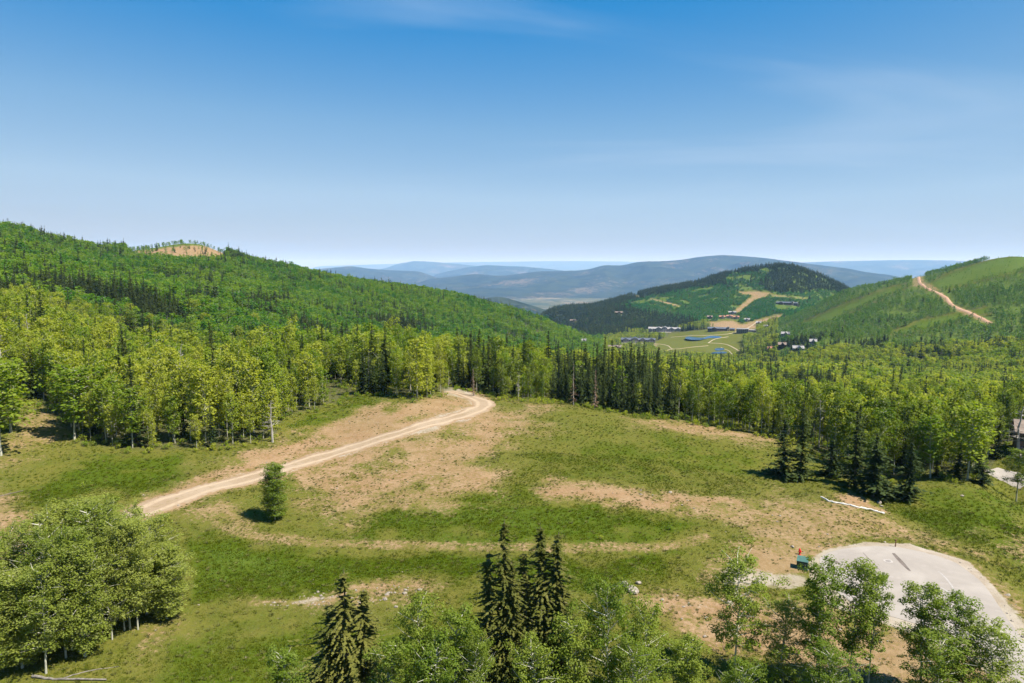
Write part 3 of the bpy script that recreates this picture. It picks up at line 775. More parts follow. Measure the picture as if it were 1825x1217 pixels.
# ------------------------------------------------------------------ buildings: pixel of the base, width in pixels, distance window, style (meshes come later)
BUILD = [  # px, py, width px, rmin, rmax, style, label
 (1137,611,60,1150,1650,'dark_lodge','long dark slate-roofed lodge with a pale terrace beside the valley meadow'),
 (1184,592,56,1350,1850,'white_lodge','large white many-gabled lodge at the foot of the knoll'),
 (1285,590,46,1350,1850,'low_lodge','low dark timber lodge with a tan stone tower beside the pond'),
 (1330,594,34,1300,1800,'modern','grey flat-roofed modern building with a dark glass front'),
 (1402,543,36,1800,2300,'low_lodge','long dark lodge alone on the green face of the knoll'),
 (1287,568,10,1650,2050,'orange','orange-roofed house, the one beside the tan yard'),
 (1300,567,11,1650,2050,'orange','orange-roofed house between two other orange roofs'),
 (1312,568.5,10,1650,2050,'orange','orange-roofed house at the end of the row'),
 (1305,560,13,1750,2200,'white','white house at the foot of the ski run'),
 (1265,568,9,1650,2050,'brown','small brown house at the edge of the trees above the low lodge'),
 (1331,573,9,1600,2000,'white','small white house above the graded yard'),
 (1352,579,9,1450,1900,'white','small pale house beside the road up to the knoll'),
 (1366,586,11,1300,1800,'white','pale house at the foot of the open hillside'),
 (1400,601,15,1000,1500,'white','two-storey pale house among spruces below the hillside'),
 (1423,628,18,780,1200,'white','white-roofed house in the trees below the hillside'),
 (1394,621,13,780,1200,'brown','grey-brown house half hidden by spruces'),
 (1371,628,9,850,1250,'orange','small orange-walled house in the trees by the meadow path'),
 (1449,616,11,780,1200,'white','small white cottage in the trees, apart from the rest'),
 (1096,624,26,800,1300,'brown','long low brown house in the forest before the dark lodge'),
 (1041,614,9,700,1100,'white','small pale house on the shoulder of the wooded hill'),
 (1103,560,14,1750,2200,'brown','dark brown house in the conifers of the knoll'),
 (1022,574,12,1900,2500,'brown','dark brown chalet low on the conifer slope'),
 (322,429,10,850,1400,'brown','tiny brown hut on the crest above the red cut'),
]
for px, py, w, lo, hi, st, lb in BUILD:
    CLEAR.append(([(px-w/2-1,py-3),(px+w/2+1,py-3),(px+w/2-1,py+(8 if w>25 else 3)),(px-w/2+1,py+(8 if w>25 else 3))], lo*0.9, hi))
NEARB = [(1128,668,42,300,620,'slate','blue-grey metal roofed house rising out of the spruces'),
         (1412,722,22,170,420,'slate','house with pointed blue-grey gables behind the treeline'),
         (1850,815,60,150,260,'brown_big','brown house with a wide terrace beside the street')]
for px, py, w, lo, hi, st, lb in NEARB:
    CLEAR.append(([(px-w/2-2,py-14),(px+w/2+2,py-14),(px+w/2+2,py+5),(px-w/2-2,py+5)], lo*0.8, hi))
def sample(arr, x, y):
    x = np.asarray(x, float); y = np.asarray(y, float)
    az = np.clip(np.arctan2(x, y), -AZ_FINE, AZ_FINE); lr = np.clip(np.log(np.maximum(np.hypot(x, y), 4.0)), LRc[0], LRc[-1])
    il = np.clip(np.round(np.interp(lr, LRc, np.arange(NROW))).astype(int), 0, NROW - 1); ia = np.clip(np.round((az + AZ_FINE) / (2 * AZ_FINE) * (NCOL - 1)).astype(int), 0, NCOL - 1)
    return arr[il, ia]

# ------------------------------------------------------------------ tree materials
def leaf_material(name, c1, c2, c3, trans=0.35, stand=0.012, rough=0.65):
    m, nt, out = newmat(name); b = NB(nt)
    oi = b.n('ShaderNodeObjectInfo')
    pos = b.n('ShaderNodeNewGeometry').outputs['Position']
    n1 = b.noise(oi.outputs['Location'], stand, 3.0, 0.6)
    n2 = b.noise(pos, 1.1, 3.0, 0.6)
    f = b.math('ADD', b.math('MULTIPLY', oi.outputs['Random'], 0.75), b.math('MULTIPLY', b.math('SUBTRACT', n1, 0.42), 1.9))
    c = b.mix(b.ramp(f, 0.1, 0.9), c1, c2)
    c = b.mix(b.ramp(n2, 0.45, 0.75, 0.0, 0.7), c, c3)
    d = b.n('ShaderNodeBsdfPrincipled'); d.inputs['Roughness'].default_value = rough; d.inputs['Specular IOR Level'].default_value = 0.10
    t = b.n('ShaderNodeBsdfTranslucent')
    nt.links.new(c, d.inputs['Base Color'])
    tc = b.mix(1.0, c, c); tc = b.n('ShaderNodeHueSaturation'); tc.inputs['Value'].default_value = 1.35; tc.inputs['Saturation'].default_value = 1.12; nt.links.new(c, tc.inputs['Color']); tc = tc.outputs[0]; nt.links.new(tc, t.inputs['Color'])
    mx = b.n('ShaderNodeMixShader'); mx.inputs[0].default_value = trans
    nt.links.new(d.outputs[0], mx.inputs[1]); nt.links.new(t.outputs[0], mx.inputs[2])
    nt.links.new(mx.outputs[0], out.inputs[0])
    return m
M_LEAF = leaf_material('aspen_leaves', (0.125, 0.200, 0.012), (0.290, 0.315, 0.034), (0.305, 0.325, 0.072), 0.50, 0.02)
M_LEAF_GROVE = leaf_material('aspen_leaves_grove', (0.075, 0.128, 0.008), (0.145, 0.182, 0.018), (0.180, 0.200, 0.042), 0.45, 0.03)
M_LEAF_NEAR = leaf_material('aspen_leaves_near', (0.105, 0.160, 0.014), (0.180, 0.226, 0.028), (0.225, 0.265, 0.070), 0.45)
M_LEAF_FAR = leaf_material('aspen_leaves_hill', (0.048, 0.150, 0.009), (0.165, 0.250, 0.018), (0.140, 0.195, 0.040), 0.50, 0.010)
M_LEAF_KNOLL = leaf_material('aspen_leaves_knoll', (0.026, 0.125, 0.014), (0.056, 0.170, 0.018), (0.060, 0.140, 0.028), 0.45, 0.006)
M_LEAF_SCRUB = leaf_material('aspen_leaves_scrub', (0.048, 0.135, 0.012), (0.125, 0.210, 0.022), (0.130, 0.170, 0.055), 0.45, 0.009)
M_NEEDLE = leaf_material('spruce_needles', (0.026, 0.044, 0.011), (0.054, 0.073, 0.015), (0.076, 0.095, 0.024), 0.22)
M_NEEDLE_NEAR = leaf_material('spruce_needles_near', (0.075, 0.086, 0.016), (0.130, 0.132, 0.028), (0.180, 0.168, 0.045), 0.28, 0.05)
M_DRY = leaf_material('dry_needles', (0.16, 0.10, 0.06), (0.22, 0.14, 0.09), (0.26, 0.19, 0.13), 0.10)
M_BARK = simple('aspen_bark', (0.36, 0.35, 0.27), 0.85, 0.3, 1.3)
M_BARKD = simple('spruce_bark', (0.12, 0.095, 0.075), 0.95, 0.3, 2.0)
M_GREY = simple('weathered_wood', (0.30, 0.275, 0.24), 0.9, 0.25, 2.0)

# ------------------------------------------------------------------ tree shapes
class Geo:
    def __init__(s): s.V = []; s.Q = []; s.T = []; s.n = 0
    def add(s, V, Q=None, T=None):
        if Q is not None and len(Q): s.Q.append(np.asarray(Q) + s.n)
        if T is not None and len(T): s.T.append(np.asarray(T) + s.n)
        s.V.append(np.asarray(V, float)); s.n += len(V)
    def tube(s, P, rad, sides=5):
        P = np.asarray(P, float); n = len(P); rad = np.asarray(rad, float)
        T = np.gradient(P, axis=0); T /= np.linalg.norm(T, axis=1, keepdims=True) + 1e-9
        ref = np.where(np.abs(T[:, 2:3]) > 0.9, np.array([[1.0, 0, 0]]), np.array([[0, 0, 1.0]]))
        A = np.cross(T, ref); A /= np.linalg.norm(A, axis=1, keepdims=True) + 1e-9; B = np.cross(T, A)
        a = np.linspace(0, 2 * math.pi, sides, endpoint=False)
        V = P[:, None] + rad[:, None, None] * (np.cos(a)[None, :, None] * A[:, None] + np.sin(a)[None, :, None] * B[:, None])
        i = np.arange(n * sides).reshape(n, sides); j = np.roll(i, -1, 1)
        s.add(V.reshape(-1, 3), np.stack([i[:-1], i[1:], j[1:], j[:-1]], -1).reshape(-1, 4))
    def blades(s, C, Nrm, size, rng, asp=0.75):
        """rhombic leaves at C facing Nrm"""
        n = len(C); Nrm = Nrm / (np.linalg.norm(Nrm, axis=1, keepdims=True) + 1e-9)
        t = rng.normal(size=(n, 3)); t -= (t * Nrm).sum(1, keepdims=True) * Nrm; t /= np.linalg.norm(t, axis=1, keepdims=True) + 1e-9
        b = np.cross(Nrm, t); sz = size * rng.uniform(0.65, 1.3, (n, 1))
        V = np.stack([C - t * sz * 0.5, C + b * sz * asp * 0.5, C + t * sz * 0.5, C - b * sz * asp * 0.5], 1).reshape(-1, 3)
        s.add(V, np.arange(4 * n).reshape(n, 4))
    def arrays(s):
        f = []
        if s.Q: f.append(np.concatenate(s.Q))
        if s.T: f.append(np.concatenate(s.T))
        return np.concatenate(s.V), f
    def mesh(s, name, mat, smooth=False):
        V, f = s.arrays(); return mesh_np(name, V, f, [mat], smooth=smooth)

def both(a, b, name, ma, mb):
    Va, fa = a.arrays(); Vb, fb = b.arrays()
    fs = list(fa) + [f + len(Va) for f in fb]
    mi = np.concatenate([np.zeros(sum(len(f) for f in fa)), np.ones(sum(len(f) for f in fb))])
    return mesh_np(name, np.concatenate([Va, Vb]), fs, [ma, mb], mi)

def aspen(seed, h=12.0, base=0.35, width=2.2, n_limb=28, per=40, leaf=0.25, clus=0.7, sides=6, lean=0.3, stems=1, taper=1.0, top_w=0.5):
    rng = np.random.default_rng(seed); tr, cr = Geo(), Geo()
    for st in range(stems):
        ox, oy = (0, 0) if stems == 1 else rng.normal(0, 0.5, 2)
        k = 9; zs = np.linspace(0, 1, k); hh = h * (1 if st == 0 else rng.uniform(0.75, 0.95))
        P = np.stack([ox + lean * np.cumsum(rng.normal(0, 0.35, k)) * zs, oy + lean * np.cumsum(rng.normal(0, 0.35, k)) * zs, zs * hh], -1); P[0, 2] = -0.35
        tr.tube(P, np.interp(zs, [0, 0.05, 0.5, 1], np.array([0.17, 0.125, 0.08, 0.02]) * (h / 13.0) * taper), sides)
        for i in range(n_limb):
            t = base + (0.985 - base) * ((i + rng.uniform(0, 1)) / n_limb)
            u = (t - base) / (1 - base)
            prof = np.interp(u, [0, 0.15, 0.5, 0.82, 1.0], [0.62, 0.85, 1.0, 0.88, top_w])
            L = width * prof * rng.uniform(0.6, 1.15); a = i * 2.4 + rng.uniform(-0.6, 0.6); el = rng.uniform(0.35, 0.85)
            p0 = np.array([np.interp(t, zs, P[:, 0]), np.interp(t, zs, P[:, 1]), t * hh])
            d = np.array([math.cos(a) * math.cos(el), math.sin(a) * math.cos(el), math.sin(el) * 0.9])
            p1 = p0 + d * L * 0.55; p2 = p0 + d * L + np.array([0, 0, L * 0.05]) + rng.normal(0, 0.12, 3) * L
            if sides >= 4: tr.tube([p0, p1, p2], np.array([0.05, 0.032, 0.012]) * (h / 13.0), 3 if sides < 7 else 4)
            nc = 3 if per >= 24 else (2 if per >= 8 else 1)
            for c in range(nc):
                f = rng.uniform(0.45, 1.05); ctr = p0 + (p2 - p0) * f + rng.normal(0, 0.16, 3) * L
                rc = clus * rng.uniform(0.65, 1.2) * (0.7 + 0.3 * prof)
                m = max(1, int(per / nc * rng.uniform(0.7, 1.3)))
                dv = rng.normal(size=(m, 3)); dv /= np.linalg.norm(dv, axis=1, keepdims=True)
                pos = ctr + dv * rc * rng.uniform(0.35, 1.0, (m, 1)) ** 0.6 * np.array([1, 1, 0.8])
                cr.blades(pos, dv * 0.75 + np.array([0, 0, 0.75]) + rng.normal(0, 0.45, (m, 3)), leaf, rng)
    return tr, cr

def spruce(seed, h=14.0, width=2.3, whorls=22, br=7, seg=5, base=0.06, ragged=0.2, droop=0.28, leaf=0.5, sides=6, narrow=1.0, bare=0.0, spire=0.0, lump=False):
    rng = np.random.default_rng(seed); tr, cr = Geo(), Geo()
    k = 6; zs = np.linspace(0, 1, k); P = np.stack([0.06 * np.cumsum(rng.normal(0, 1, k)) * zs, 0.06 * np.cumsum(rng.normal(0, 1, k)) * zs, zs * h], -1); P[0, 2] = -0.4
    tr.tube(P, np.array([0.18, 0.15, 0.11, 0.07, 0.04, 0.012]) * (h / 15), sides)
    C, N, S, T, A = [], [], [], [], []
    for w in range(whorls):
        t = base + (0.99 - base) * ((w + rng.uniform(0, 0.6)) / whorls)
        env = (1 - t) ** narrow
        if spire: env = max(float(env * (1 - sstep(0.5, 0.85, np.array(t)) * 0.45)), 0.06)
        if bare and rng.uniform() < bare: continue
        for j in range(br):
            a = rng.uniform(0, 2 * math.pi); L = width * env * rng.uniform(1 - ragged * 2, 1 + ragged) + 0.10
            if lump: L *= 0.28 + 1.45 * float(vnoise(np.array([a * 1.1 + seed]), np.array([t * 11.0]), seed))
            L = max(L, 0.12); z = t * h + rng.uniform(-0.3, 0.3) * h / whorls
            dx, dy = math.cos(a), math.sin(a)
            x0, y0 = np.interp(t, zs, P[:, 0]), np.interp(t, zs, P[:, 1])
            f = (np.arange(seg) + rng.uniform(0.2, 0.9, seg)) / seg
            zz_ = z - droop * L * f ** 1.3 + 0.10 * L * np.clip(f - 0.7, 0, 1)
            C.append(np.stack([x0 + dx * L * f, y0 + dy * L * f, zz_], -1))
            A.append(np.tile([dx, dy, -droop * 0.9], (seg, 1))); S.append(np.full(seg, max(0.22, L / seg * 1.7)) * (1.15 - 0.55 * f))
            if sides > 5 and L > 0.6 and rng.uniform() < 0.4:
                tr.tube([[x0, y0, z], [x0 + dx * L * 0.5, y0 + dy * L * 0.5, z - droop * L * 0.45], [x0 + dx * L * 0.9, y0 + dy * L * 0.9, z - droop * L * 0.9]], np.array([0.03, 0.02, 0.008]) * h / 15, 3)
    C = np.concatenate(C); A = np.concatenate(A); S = np.concatenate(S); n = len(C)
    A = A + rng.normal(0, 0.42, (n, 3)); A /= np.linalg.norm(A, axis=1, keepdims=True)
    Up = np.tile([0, 0, 1.0], (n, 1)) + rng.normal(0, 0.35, (n, 3))
    B = np.cross(Up, A); B /= np.linalg.norm(B, axis=1, keepdims=True)
    D = np.array([0, 0, -1.0])
    s = S[:, None] * (leaf / 0.5) * rng.uniform(0.7, 1.3, (n, 1))
    # each spray: a drooping kite (two triangles folded along its axis)
    p0 = C - A * s * 0.45; p1 = C + A * s * 0.75; l = C + B * s * 0.42 + D * s * 0.16; r = C - B * s * 0.42 + D * s * 0.16
    V = np.stack([p0, l, p1, r], 1).reshape(-1, 3); i = np.arange(n)[:, None] * 4
    cr.add(V, None, np.concatenate([i + np.array([[0, 1, 2]]), i + np.array([[0, 2, 3]])]))
    return tr, cr

def snag(seed, h=11.0, n=22, sides=6, spread=1.3, lean=0.25):
    rng = np.random.default_rng(seed); tr, br = Geo(), Geo()
    k = 8; zs = np.linspace(0, 1, k); P = np.stack([lean * np.cumsum(rng.normal(0, 0.4, k)) * zs, lean * np.cumsum(rng.normal(0, 0.4, k)) * zs, zs * h], -1); P[0, 2] = -0.3
    tr.tube(P, np.interp(zs, [0, 1], [0.17, 0.03]) * h / 11, sides)
    for i in range(n):
        t = rng.uniform(0.25, 0.98); a = rng.uniform(0, 6.28); L = spread * (1.1 - t) * rng.uniform(0.5, 1.4) + 0.2
        p0 = np.array([np.interp(t, zs, P[:, 0]), np.interp(t, zs, P[:, 1]), t * h]); d = np.array([math.cos(a), math.sin(a), rng.uniform(-0.15, 0.9)])
        p2 = p0 + d * L + rng.normal(0, 0.1, 3)
        br.tube([p0, p0 + d * L * 0.5 + rng.normal(0, 0.06, 3), p2], np.array([0.045, 0.03, 0.01]) * h / 11, 3)
        for q_ in range(2):
            e = d + rng.normal(0, 0.6, 3); br.tube([p0 + d * L * 0.55, p0 + d * L * 0.55 + e * L * 0.4], np.array([0.02, 0.008]) * h / 11, 3)
    return tr, br

def bush(seed, n=160, leaf=0.16, r=0.8, h=1.0):
    rng = np.random.default_rng(seed); tr, cr = Geo(), Geo()
    for i in range(7):
        a = rng.uniform(0, 6.28); tr.tube([[0, 0, -0.1], [math.cos(a) * r * 0.3, math.sin(a) * r * 0.3, h * 0.4], [math.cos(a) * r * 0.6, math.sin(a) * r * 0.6, h * 0.8]], [0.02, 0.015, 0.006], 3)
    for c in range(9):
        ctr = np.array([rng.normal(0, r * 0.42), rng.normal(0, r * 0.42), h * rng.uniform(0.25, 0.8)]); m = n // 9
        dv = rng.normal(size=(m, 3)); dv /= np.linalg.norm(dv, axis=1, keepdims=True)
        cr.blades(ctr + dv * r * 0.42 * rng.uniform(0.5, 1, (m, 1)), dv + np.array([0, 0, 0.6]) + rng.normal(0, 0.5, (m, 3)), leaf, rng)
    return tr, cr

# prototypes: (height, half width, trunk mesh, crown mesh)
def proto(kind, g, h, w, ma, mb):
    return dict(h=h, w=w, trunk=g[0].mesh(kind + '_trunk', ma), crown=g[1].mesh(kind + '_crown', mb))
ASP_NEAR = [proto('aspen', aspen(11 + i, h=12, base=b, width=w, n_limb=nl, per=pr, leaf=0.165, clus=0.62, sides=7, lean=ln * 1.6, taper=0.7), 12, w, M_BARK, M_LEAF_NEAR)
            for i, (b, w, nl, pr, ln) in enumerate([(0.18, 2.3, 56, 170, 0.35), (0.13, 2.6, 60, 170, 0.30), (0.26, 1.7, 44, 170, 0.25), (0.12, 3.2, 66, 170, 0.5), (0.2, 2.0, 54, 160, 0.3), (0.06, 1.9, 110, 150, 0.04)])]
ASP_SPARSE = [proto('aspen', aspen(31 + i, h=12, base=b, width=w, n_limb=nl, per=215, leaf=0.17, clus=0.62, sides=7, lean=0.6, taper=0.8), 12, w, M_BARK, M_LEAF_NEAR) for i, (b, w, nl) in enumerate([(0.26, 3.3, 52), (0.28, 2.2, 42), (0.34, 1.9, 34)])]
ASP_MID = [proto('aspen', aspen(51 + i, h=14, base=b, width=w, n_limb=nl, per=44, leaf=0.42, clus=0.95, sides=5, lean=0.35, taper=0.75), 14, w, M_BARK, M_LEAF)
           for i, (b, w, nl) in enumerate([(0.20, 2.3, 40), (0.28, 2.6, 40), (0.16, 2.2, 40), (0.34, 2.7, 36), (0.24, 2.0, 34), (0.12, 2.6, 42)])]
M_LEAF_CLUMP = leaf_material('aspen_leaves_clump', (0.150, 0.195, 0.024), (0.245, 0.275, 0.050), (0.300, 0.320, 0.115), 0.48)
ASP_CLUMP = []
for _p in ASP_NEAR:
    _c = _p['crown'].copy(); _c.materials[0] = M_LEAF_CLUMP; ASP_CLUMP.append(dict(_p, crown=_c))
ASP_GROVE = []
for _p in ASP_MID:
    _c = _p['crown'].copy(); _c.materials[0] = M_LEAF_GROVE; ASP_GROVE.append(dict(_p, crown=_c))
SPR_NEAR = [proto('spruce', spruce(71 + i, h=16, width=w, whorls=56, br=8, seg=13, ragged=rg, leaf=0.50, lump=True, bare=0.12, sides=7, narrow=nr, spire=sp, droop=0.42, base=0.05), 16, w, M_BARKD, M_NEEDLE_NEAR)
            for i, (w, rg, nr, sp) in enumerate([(2.3, 0.42, 0.95, 0), (2.0, 0.42, 0.9, 0), (1.7, 0.45, 0.9, 0), (3.0, 0.40, 0.80, 1), (2.3, 0.35, 0.95, 0)])]
SPR_MID = [proto('spruce', spruce(91 + i, h=15, width=w, whorls=34, br=9, seg=6, ragged=rg, leaf=0.58, lump=True, sides=5, narrow=nr), 15, w, M_BARKD, M_NEEDLE)
           for i, (w, rg, nr) in enumerate([(2.5, 0.2, 0.85), (2.1, 0.25, 0.9), (1.8, 0.25, 0.8), (2.9, 0.18, 0.85)])]
DEAD = [proto('dead', snag(111 + i, 11, 26), 11, 1.3, M_GREY, M_GREY) for i in range(3)]
DRYS = [proto('dry_spruce', spruce(121 + i, h=13, width=1.5, whorls=24, br=6, seg=5, ragged=0.35, leaf=0.38, sides=5, bare=0.2), 13, 1.5, M_GREY, M_DRY) for i in range(2)]
BUSH = [proto('bush', bush(131 + i), 1.0, 0.8, M_BARKD, M_LEAF_NEAR) for i in range(3)]

def pcoll(name, items):
    c = bpy.data.collections.new(name)
    for k, me in enumerate(items):
        o = bpy.data.objects.new('%s_%02d' % (name, k), me); c.objects.link(o)
    return c
def joined(gens, ma, mb): return [both(g[0], g[1], 'tree', ma, mb) for g in gens]
# masses of trees: index 0..3 aspen, 4..6 spruce, 7 dead
def mass(name, per, leaf, clus, nl, whorls, br, seg, mleaf, sl):
    a = joined([aspen(201 + i, h=12, base=b, width=w, n_limb=nl, per=per, leaf=leaf, clus=clus, sides=4 if per > 6 else 3, lean=0.3) for i, (b, w) in enumerate([(0.2, 2.3), (0.16, 2.6), (0.28, 2.0), (0.14, 2.8)])], M_BARK, mleaf)
    s = joined([spruce(211 + i, h=14, width=w, whorls=whorls, br=br, seg=seg, leaf=sl, sides=4, ragged=0.22, narrow=nr) for i, (w, nr) in enumerate([(2.4, 0.85), (2.0, 0.9), (1.7, 0.8)])], M_BARKD, M_NEEDLE)
    d = joined([snag(221, 11, 12, 4)], M_GREY, M_GREY)
    return pcoll(name, a + s + d)
MASS_MID = mass('mid_tree', 26, 0.55, 0.9, 26, 24, 7, 4, M_LEAF, 0.62)
MASS_FAR = mass('far_tree', 12, 0.95, 0.9, 18, 15, 6, 3, M_LEAF_FAR, 0.85)
MASS_VAL = mass('valley_tree', 12, 0.95, 0.9, 18, 15, 6, 3, M_LEAF, 0.85)
MASS_SCRUB = mass('scrub_tree', 7, 1.3, 0.9, 14, 11, 5, 2, M_LEAF_SCRUB, 1.0)
MASS_KNOLL = mass('knoll_tree', 6, 1.8, 1.1, 11, 10, 5, 2, M_LEAF_KNOLL, 1.05)

def scatter(name, pts, rz, scl, pidx, coll, label, cat, kind='stuff'):
    me = bpy.data.meshes.new(name); n = len(pts)
    me.vertices.add(n); me.vertices.foreach_set('co', np.asarray(pts, np.float32).ravel())
    a = me.attributes.new('turn', 'FLOAT_VECTOR', 'POINT'); t = np.zeros((n, 3), np.float32); t[:, 2] = rz; a.data.foreach_set('vector', t.ravel())
    a = me.attributes.new('size', 'FLOAT_VECTOR', 'POINT'); a.data.foreach_set('vector', np.asarray(scl, np.float32).ravel())
    a = me.attributes.new('pick', 'INT', 'POINT'); a.data.foreach_set('value', np.asarray(pidx, np.int32))
    ng = bpy.data.node_groups.new(name, 'GeometryNodeTree')
    ng.interface.new_socket('Geometry', in_out='INPUT', socket_type='NodeSocketGeometry'); ng.interface.new_socket('Geometry', in_out='OUTPUT', socket_type='NodeSocketGeometry')
    N = ng.nodes; gi, go = N.new('NodeGroupInput'), N.new('NodeGroupOutput')
    ins = N.new('GeometryNodeInstanceOnPoints'); ci = N.new('GeometryNodeCollectionInfo')
    ci.inputs['Collection'].default_value = coll; ci.inputs['Separate Children'].default_value = True; ci.inputs['Reset Children'].default_value = True
    ins.inputs['Pick Instance'].default_value = True
    def named(nm, ty):
        q_ = N.new('GeometryNodeInputNamedAttribute'); q_.data_type = ty; q_.inputs['Name'].default_value = nm; return q_.outputs['Attribute']
    er = N.new('FunctionNodeEulerToRotation')
    L = ng.links
    L.new(gi.outputs[0], ins.inputs['Points']); L.new(ci.outputs[0], ins.inputs['Instance'])
    L.new(named('pick', 'INT'), ins.inputs['Instance Index']); L.new(named('turn', 'FLOAT_VECTOR'), er.inputs[0]); L.new(er.outputs[0], ins.inputs['Rotation'])
    L.new(named('size', 'FLOAT_VECTOR'), ins.inputs['Scale']); L.new(ins.outputs[0], go.inputs[0])
    o = link(name, me); md = o.modifiers.new('scatter', 'NODES'); md.node_group = ng
    return tag(o, label, cat, kind=kind)

# ------------------------------------------------------------------ single trees
def tree(kind, p, x, y, h, wscale, rz, label, cat, group=None, z=None, lean=(0, 0)):
    o = empty(kind, (x, y, float(Hxy(x, y)) - 0.05 if z is None else z), rz)
    s = h / p['h']; o.scale = (s * wscale, s * wscale, s)
    if lean != (0, 0): o.rotation_euler = (lean[0], lean[1], rz)
    for part in ('trunk', 'crown'):
        c = bpy.data.objects.new(part, p[part]); COL.objects.link(c); c.parent = o
    return tag(o, label, cat, group)
def tree_px(kind, p, bx, by, ty, halfw, label, cat, group=None, rz=None, lean=(0, 0)):
    """trunk base at pixel (bx, by), tip at height of pixel row ty, crown half width in pixels"""
    x, y, z = cast(bx, by); r = math.hypot(x, y)
    _, t = pix_dir(bx, ty); h = t * r + ZC - z
    _, _, dep = to_pix(x, y, z + h * 0.6)
    wm = halfw * float(dep) / F_PX
    return tree(kind, p, x, y, h, wm / (p['w'] * h / p['h']), rng0.uniform(0, 6.28) if rz is None else rz, label, cat, group, lean=lean)
rng0 = np.random.default_rng(7)
SPECIAL = []      # pixels of single trees (kept clear of the random stand)

# around the turning circle
for bx, by, ty, hw, p, lab in [
    (1308,1206,994,66,ASP_SPARSE[0],'broad aspen with forked pale limbs beside the bare soil and boulders'),
    (1452,1236,1008,46,ASP_SPARSE[1],'tall aspen whose crown hides the green cabinet corner'),
    (1514,1226,996,40,ASP_NEAR[2],'tallest slim aspen in front of the asphalt circle'),
    (1547,1224,1024,30,ASP_SPARSE[2],'thin aspen with clear white stem against the asphalt'),
    (1640,1232,1044,46,ASP_SPARSE[1],'aspen with open crown in the middle of the asphalt view'),
    (1698,1260,1072,46,ASP_NEAR[4],'leafy aspen beside the street leaving the circle'),
    (1752,1290,1116,58,ASP_NEAR[1],'dense low aspen overhanging the street joint'),
    (1395,1225,1085,56,ASP_NEAR[3],'spreading aspen leaning between two taller aspens'),
    (1660,1290,1130,60,ASP_NEAR[1],'bushy aspen below the leafy street aspen'),
    (1455,1290,1150,60,ASP_NEAR[3],'low bushy aspen shading the bank')]:
    tree_px('aspen_tree', p, bx, by, ty, hw, lab, 'tree')
for bx, by, ty, hw, p in [(1085,1330,1048,62,ASP_SPARSE[0]),(1150,1320,1088,50,ASP_NEAR[1]),(1020,1345,1110,46,ASP_SPARSE[1]),(1225,1310,1140,42,ASP_SPARSE[1]),(1110,1360,1150,60,ASP_NEAR[3]),
                          (755,1330,1068,46,ASP_SPARSE[1]),(815,1340,1088,44,ASP_SPARSE[2]),(690,1360,1150,44,ASP_NEAR[4]),(780,1370,1145,60,ASP_NEAR[1]),(860,1370,1150,50,ASP_NEAR[3]),(510,1360,1165,40,ASP_SPARSE[1]),(950,1365,1155,56,ASP_NEAR[1]),(1300,1345,1185,50,ASP_NEAR[3])]:
    tree_px('aspen_tree', p, bx, by, ty, hw, 'aspen top rising around the ragged spruces, trunk base out of sight', 'tree', 'aspen tops around the ragged spruces')
# ragged spruces
for bx, by, ty, hw, p, lab in [
    (896,1290,926,46,SPR_NEAR[0],'tallest ragged spruce with a long thin spire'),
    (972,1285,936,44,SPR_NEAR[1],'ragged spruce with twin-looking spire, second tallest of its clump'),
    (990,1290,950,40,SPR_NEAR[2],'slim spruce pressed against the second tallest spire'),
    (868,1285,984,34,SPR_NEAR[2],'narrow spruce with bare grey top beside the tallest spire'),
    (938,1285,985,36,SPR_NEAR[1],'sparse greyish spruce in the middle of the spruce clump'),
    (915,1295,1000,40,SPR_NEAR[0],'short spruce tucked between the tall spires'),
    (1000,1290,1040,44,SPR_NEAR[4],'broad lower spruce at the aspen side of the spruce clump'),
    (622,1290,1008,66,SPR_NEAR[3],'dark bushy spruce with a thin spire, apart from the clump'),
    (650,1290,1050,50,SPR_NEAR[0],'dark spruce leaning on the bushy spruce'),
    (592,1295,1075,58,SPR_NEAR[3],'stout spruce on the outer side of the bushy pair'),
    (703,1275,1152,18,SPR_NEAR[4],'small young spruce below the bare stony strip')]:
    tree_px('spruce_tree', p, bx, by, ty, hw * 1.75, lab, 'tree')
tree_px('aspen_tree', ASP_NEAR[5], 490, 926, 829, 27, 'lone round-topped aspen standing below the dirt road', 'tree')
# aspen clump beside the lower end of the road
k = 0
for bx, by, ty, hw in [(82,1200,1010,50),(118,1172,985,48),(40,1190,1020,50),(72,1150,960,52),(128,1158,950,48),(142,1162,955,44),(152,1170,970,42),(222,1124,930,46),(232,1121,925,46),(246,1122,940,44),(297,1102,975,40),(262,1095,935,46),
                       (180,1100,905,50),(205,1085,898,50),(150,1080,896,50),(115,1085,905,50),(95,1110,925,50),(20,1110,965,50),(-20,1150,990,50),(50,1080,935,50),(280,1070,925,40),(240,1060,908,44),(165,1060,890,46),(200,1140,960,44),(310,1082,985,36),(-10,1215,1060,50)]:
    tree_px('aspen_tree', (ASP_CLUMP[0], ASP_CLUMP[1], ASP_CLUMP[5], ASP_CLUMP[3])[k % 4], bx, by, ty, hw * 1.0, 'aspen in the tight clump beside the lower end of the dirt road', 'tree', 'aspens in the clump by the road end'); k += 1
for bx, by, ty, lab in [(160,1050,902,'bleached dead aspen poking out of the top of the roadside clump'), (75,1060,925,'leaning bare dead aspen on the meadow side of the clump'), (2,1070,938,'thin white dead trunk beside the aspen clump')]:
    tree_px('dead_tree', DEAD[k % 3], bx, by, ty, 20, lab, 'dead tree'); k += 1
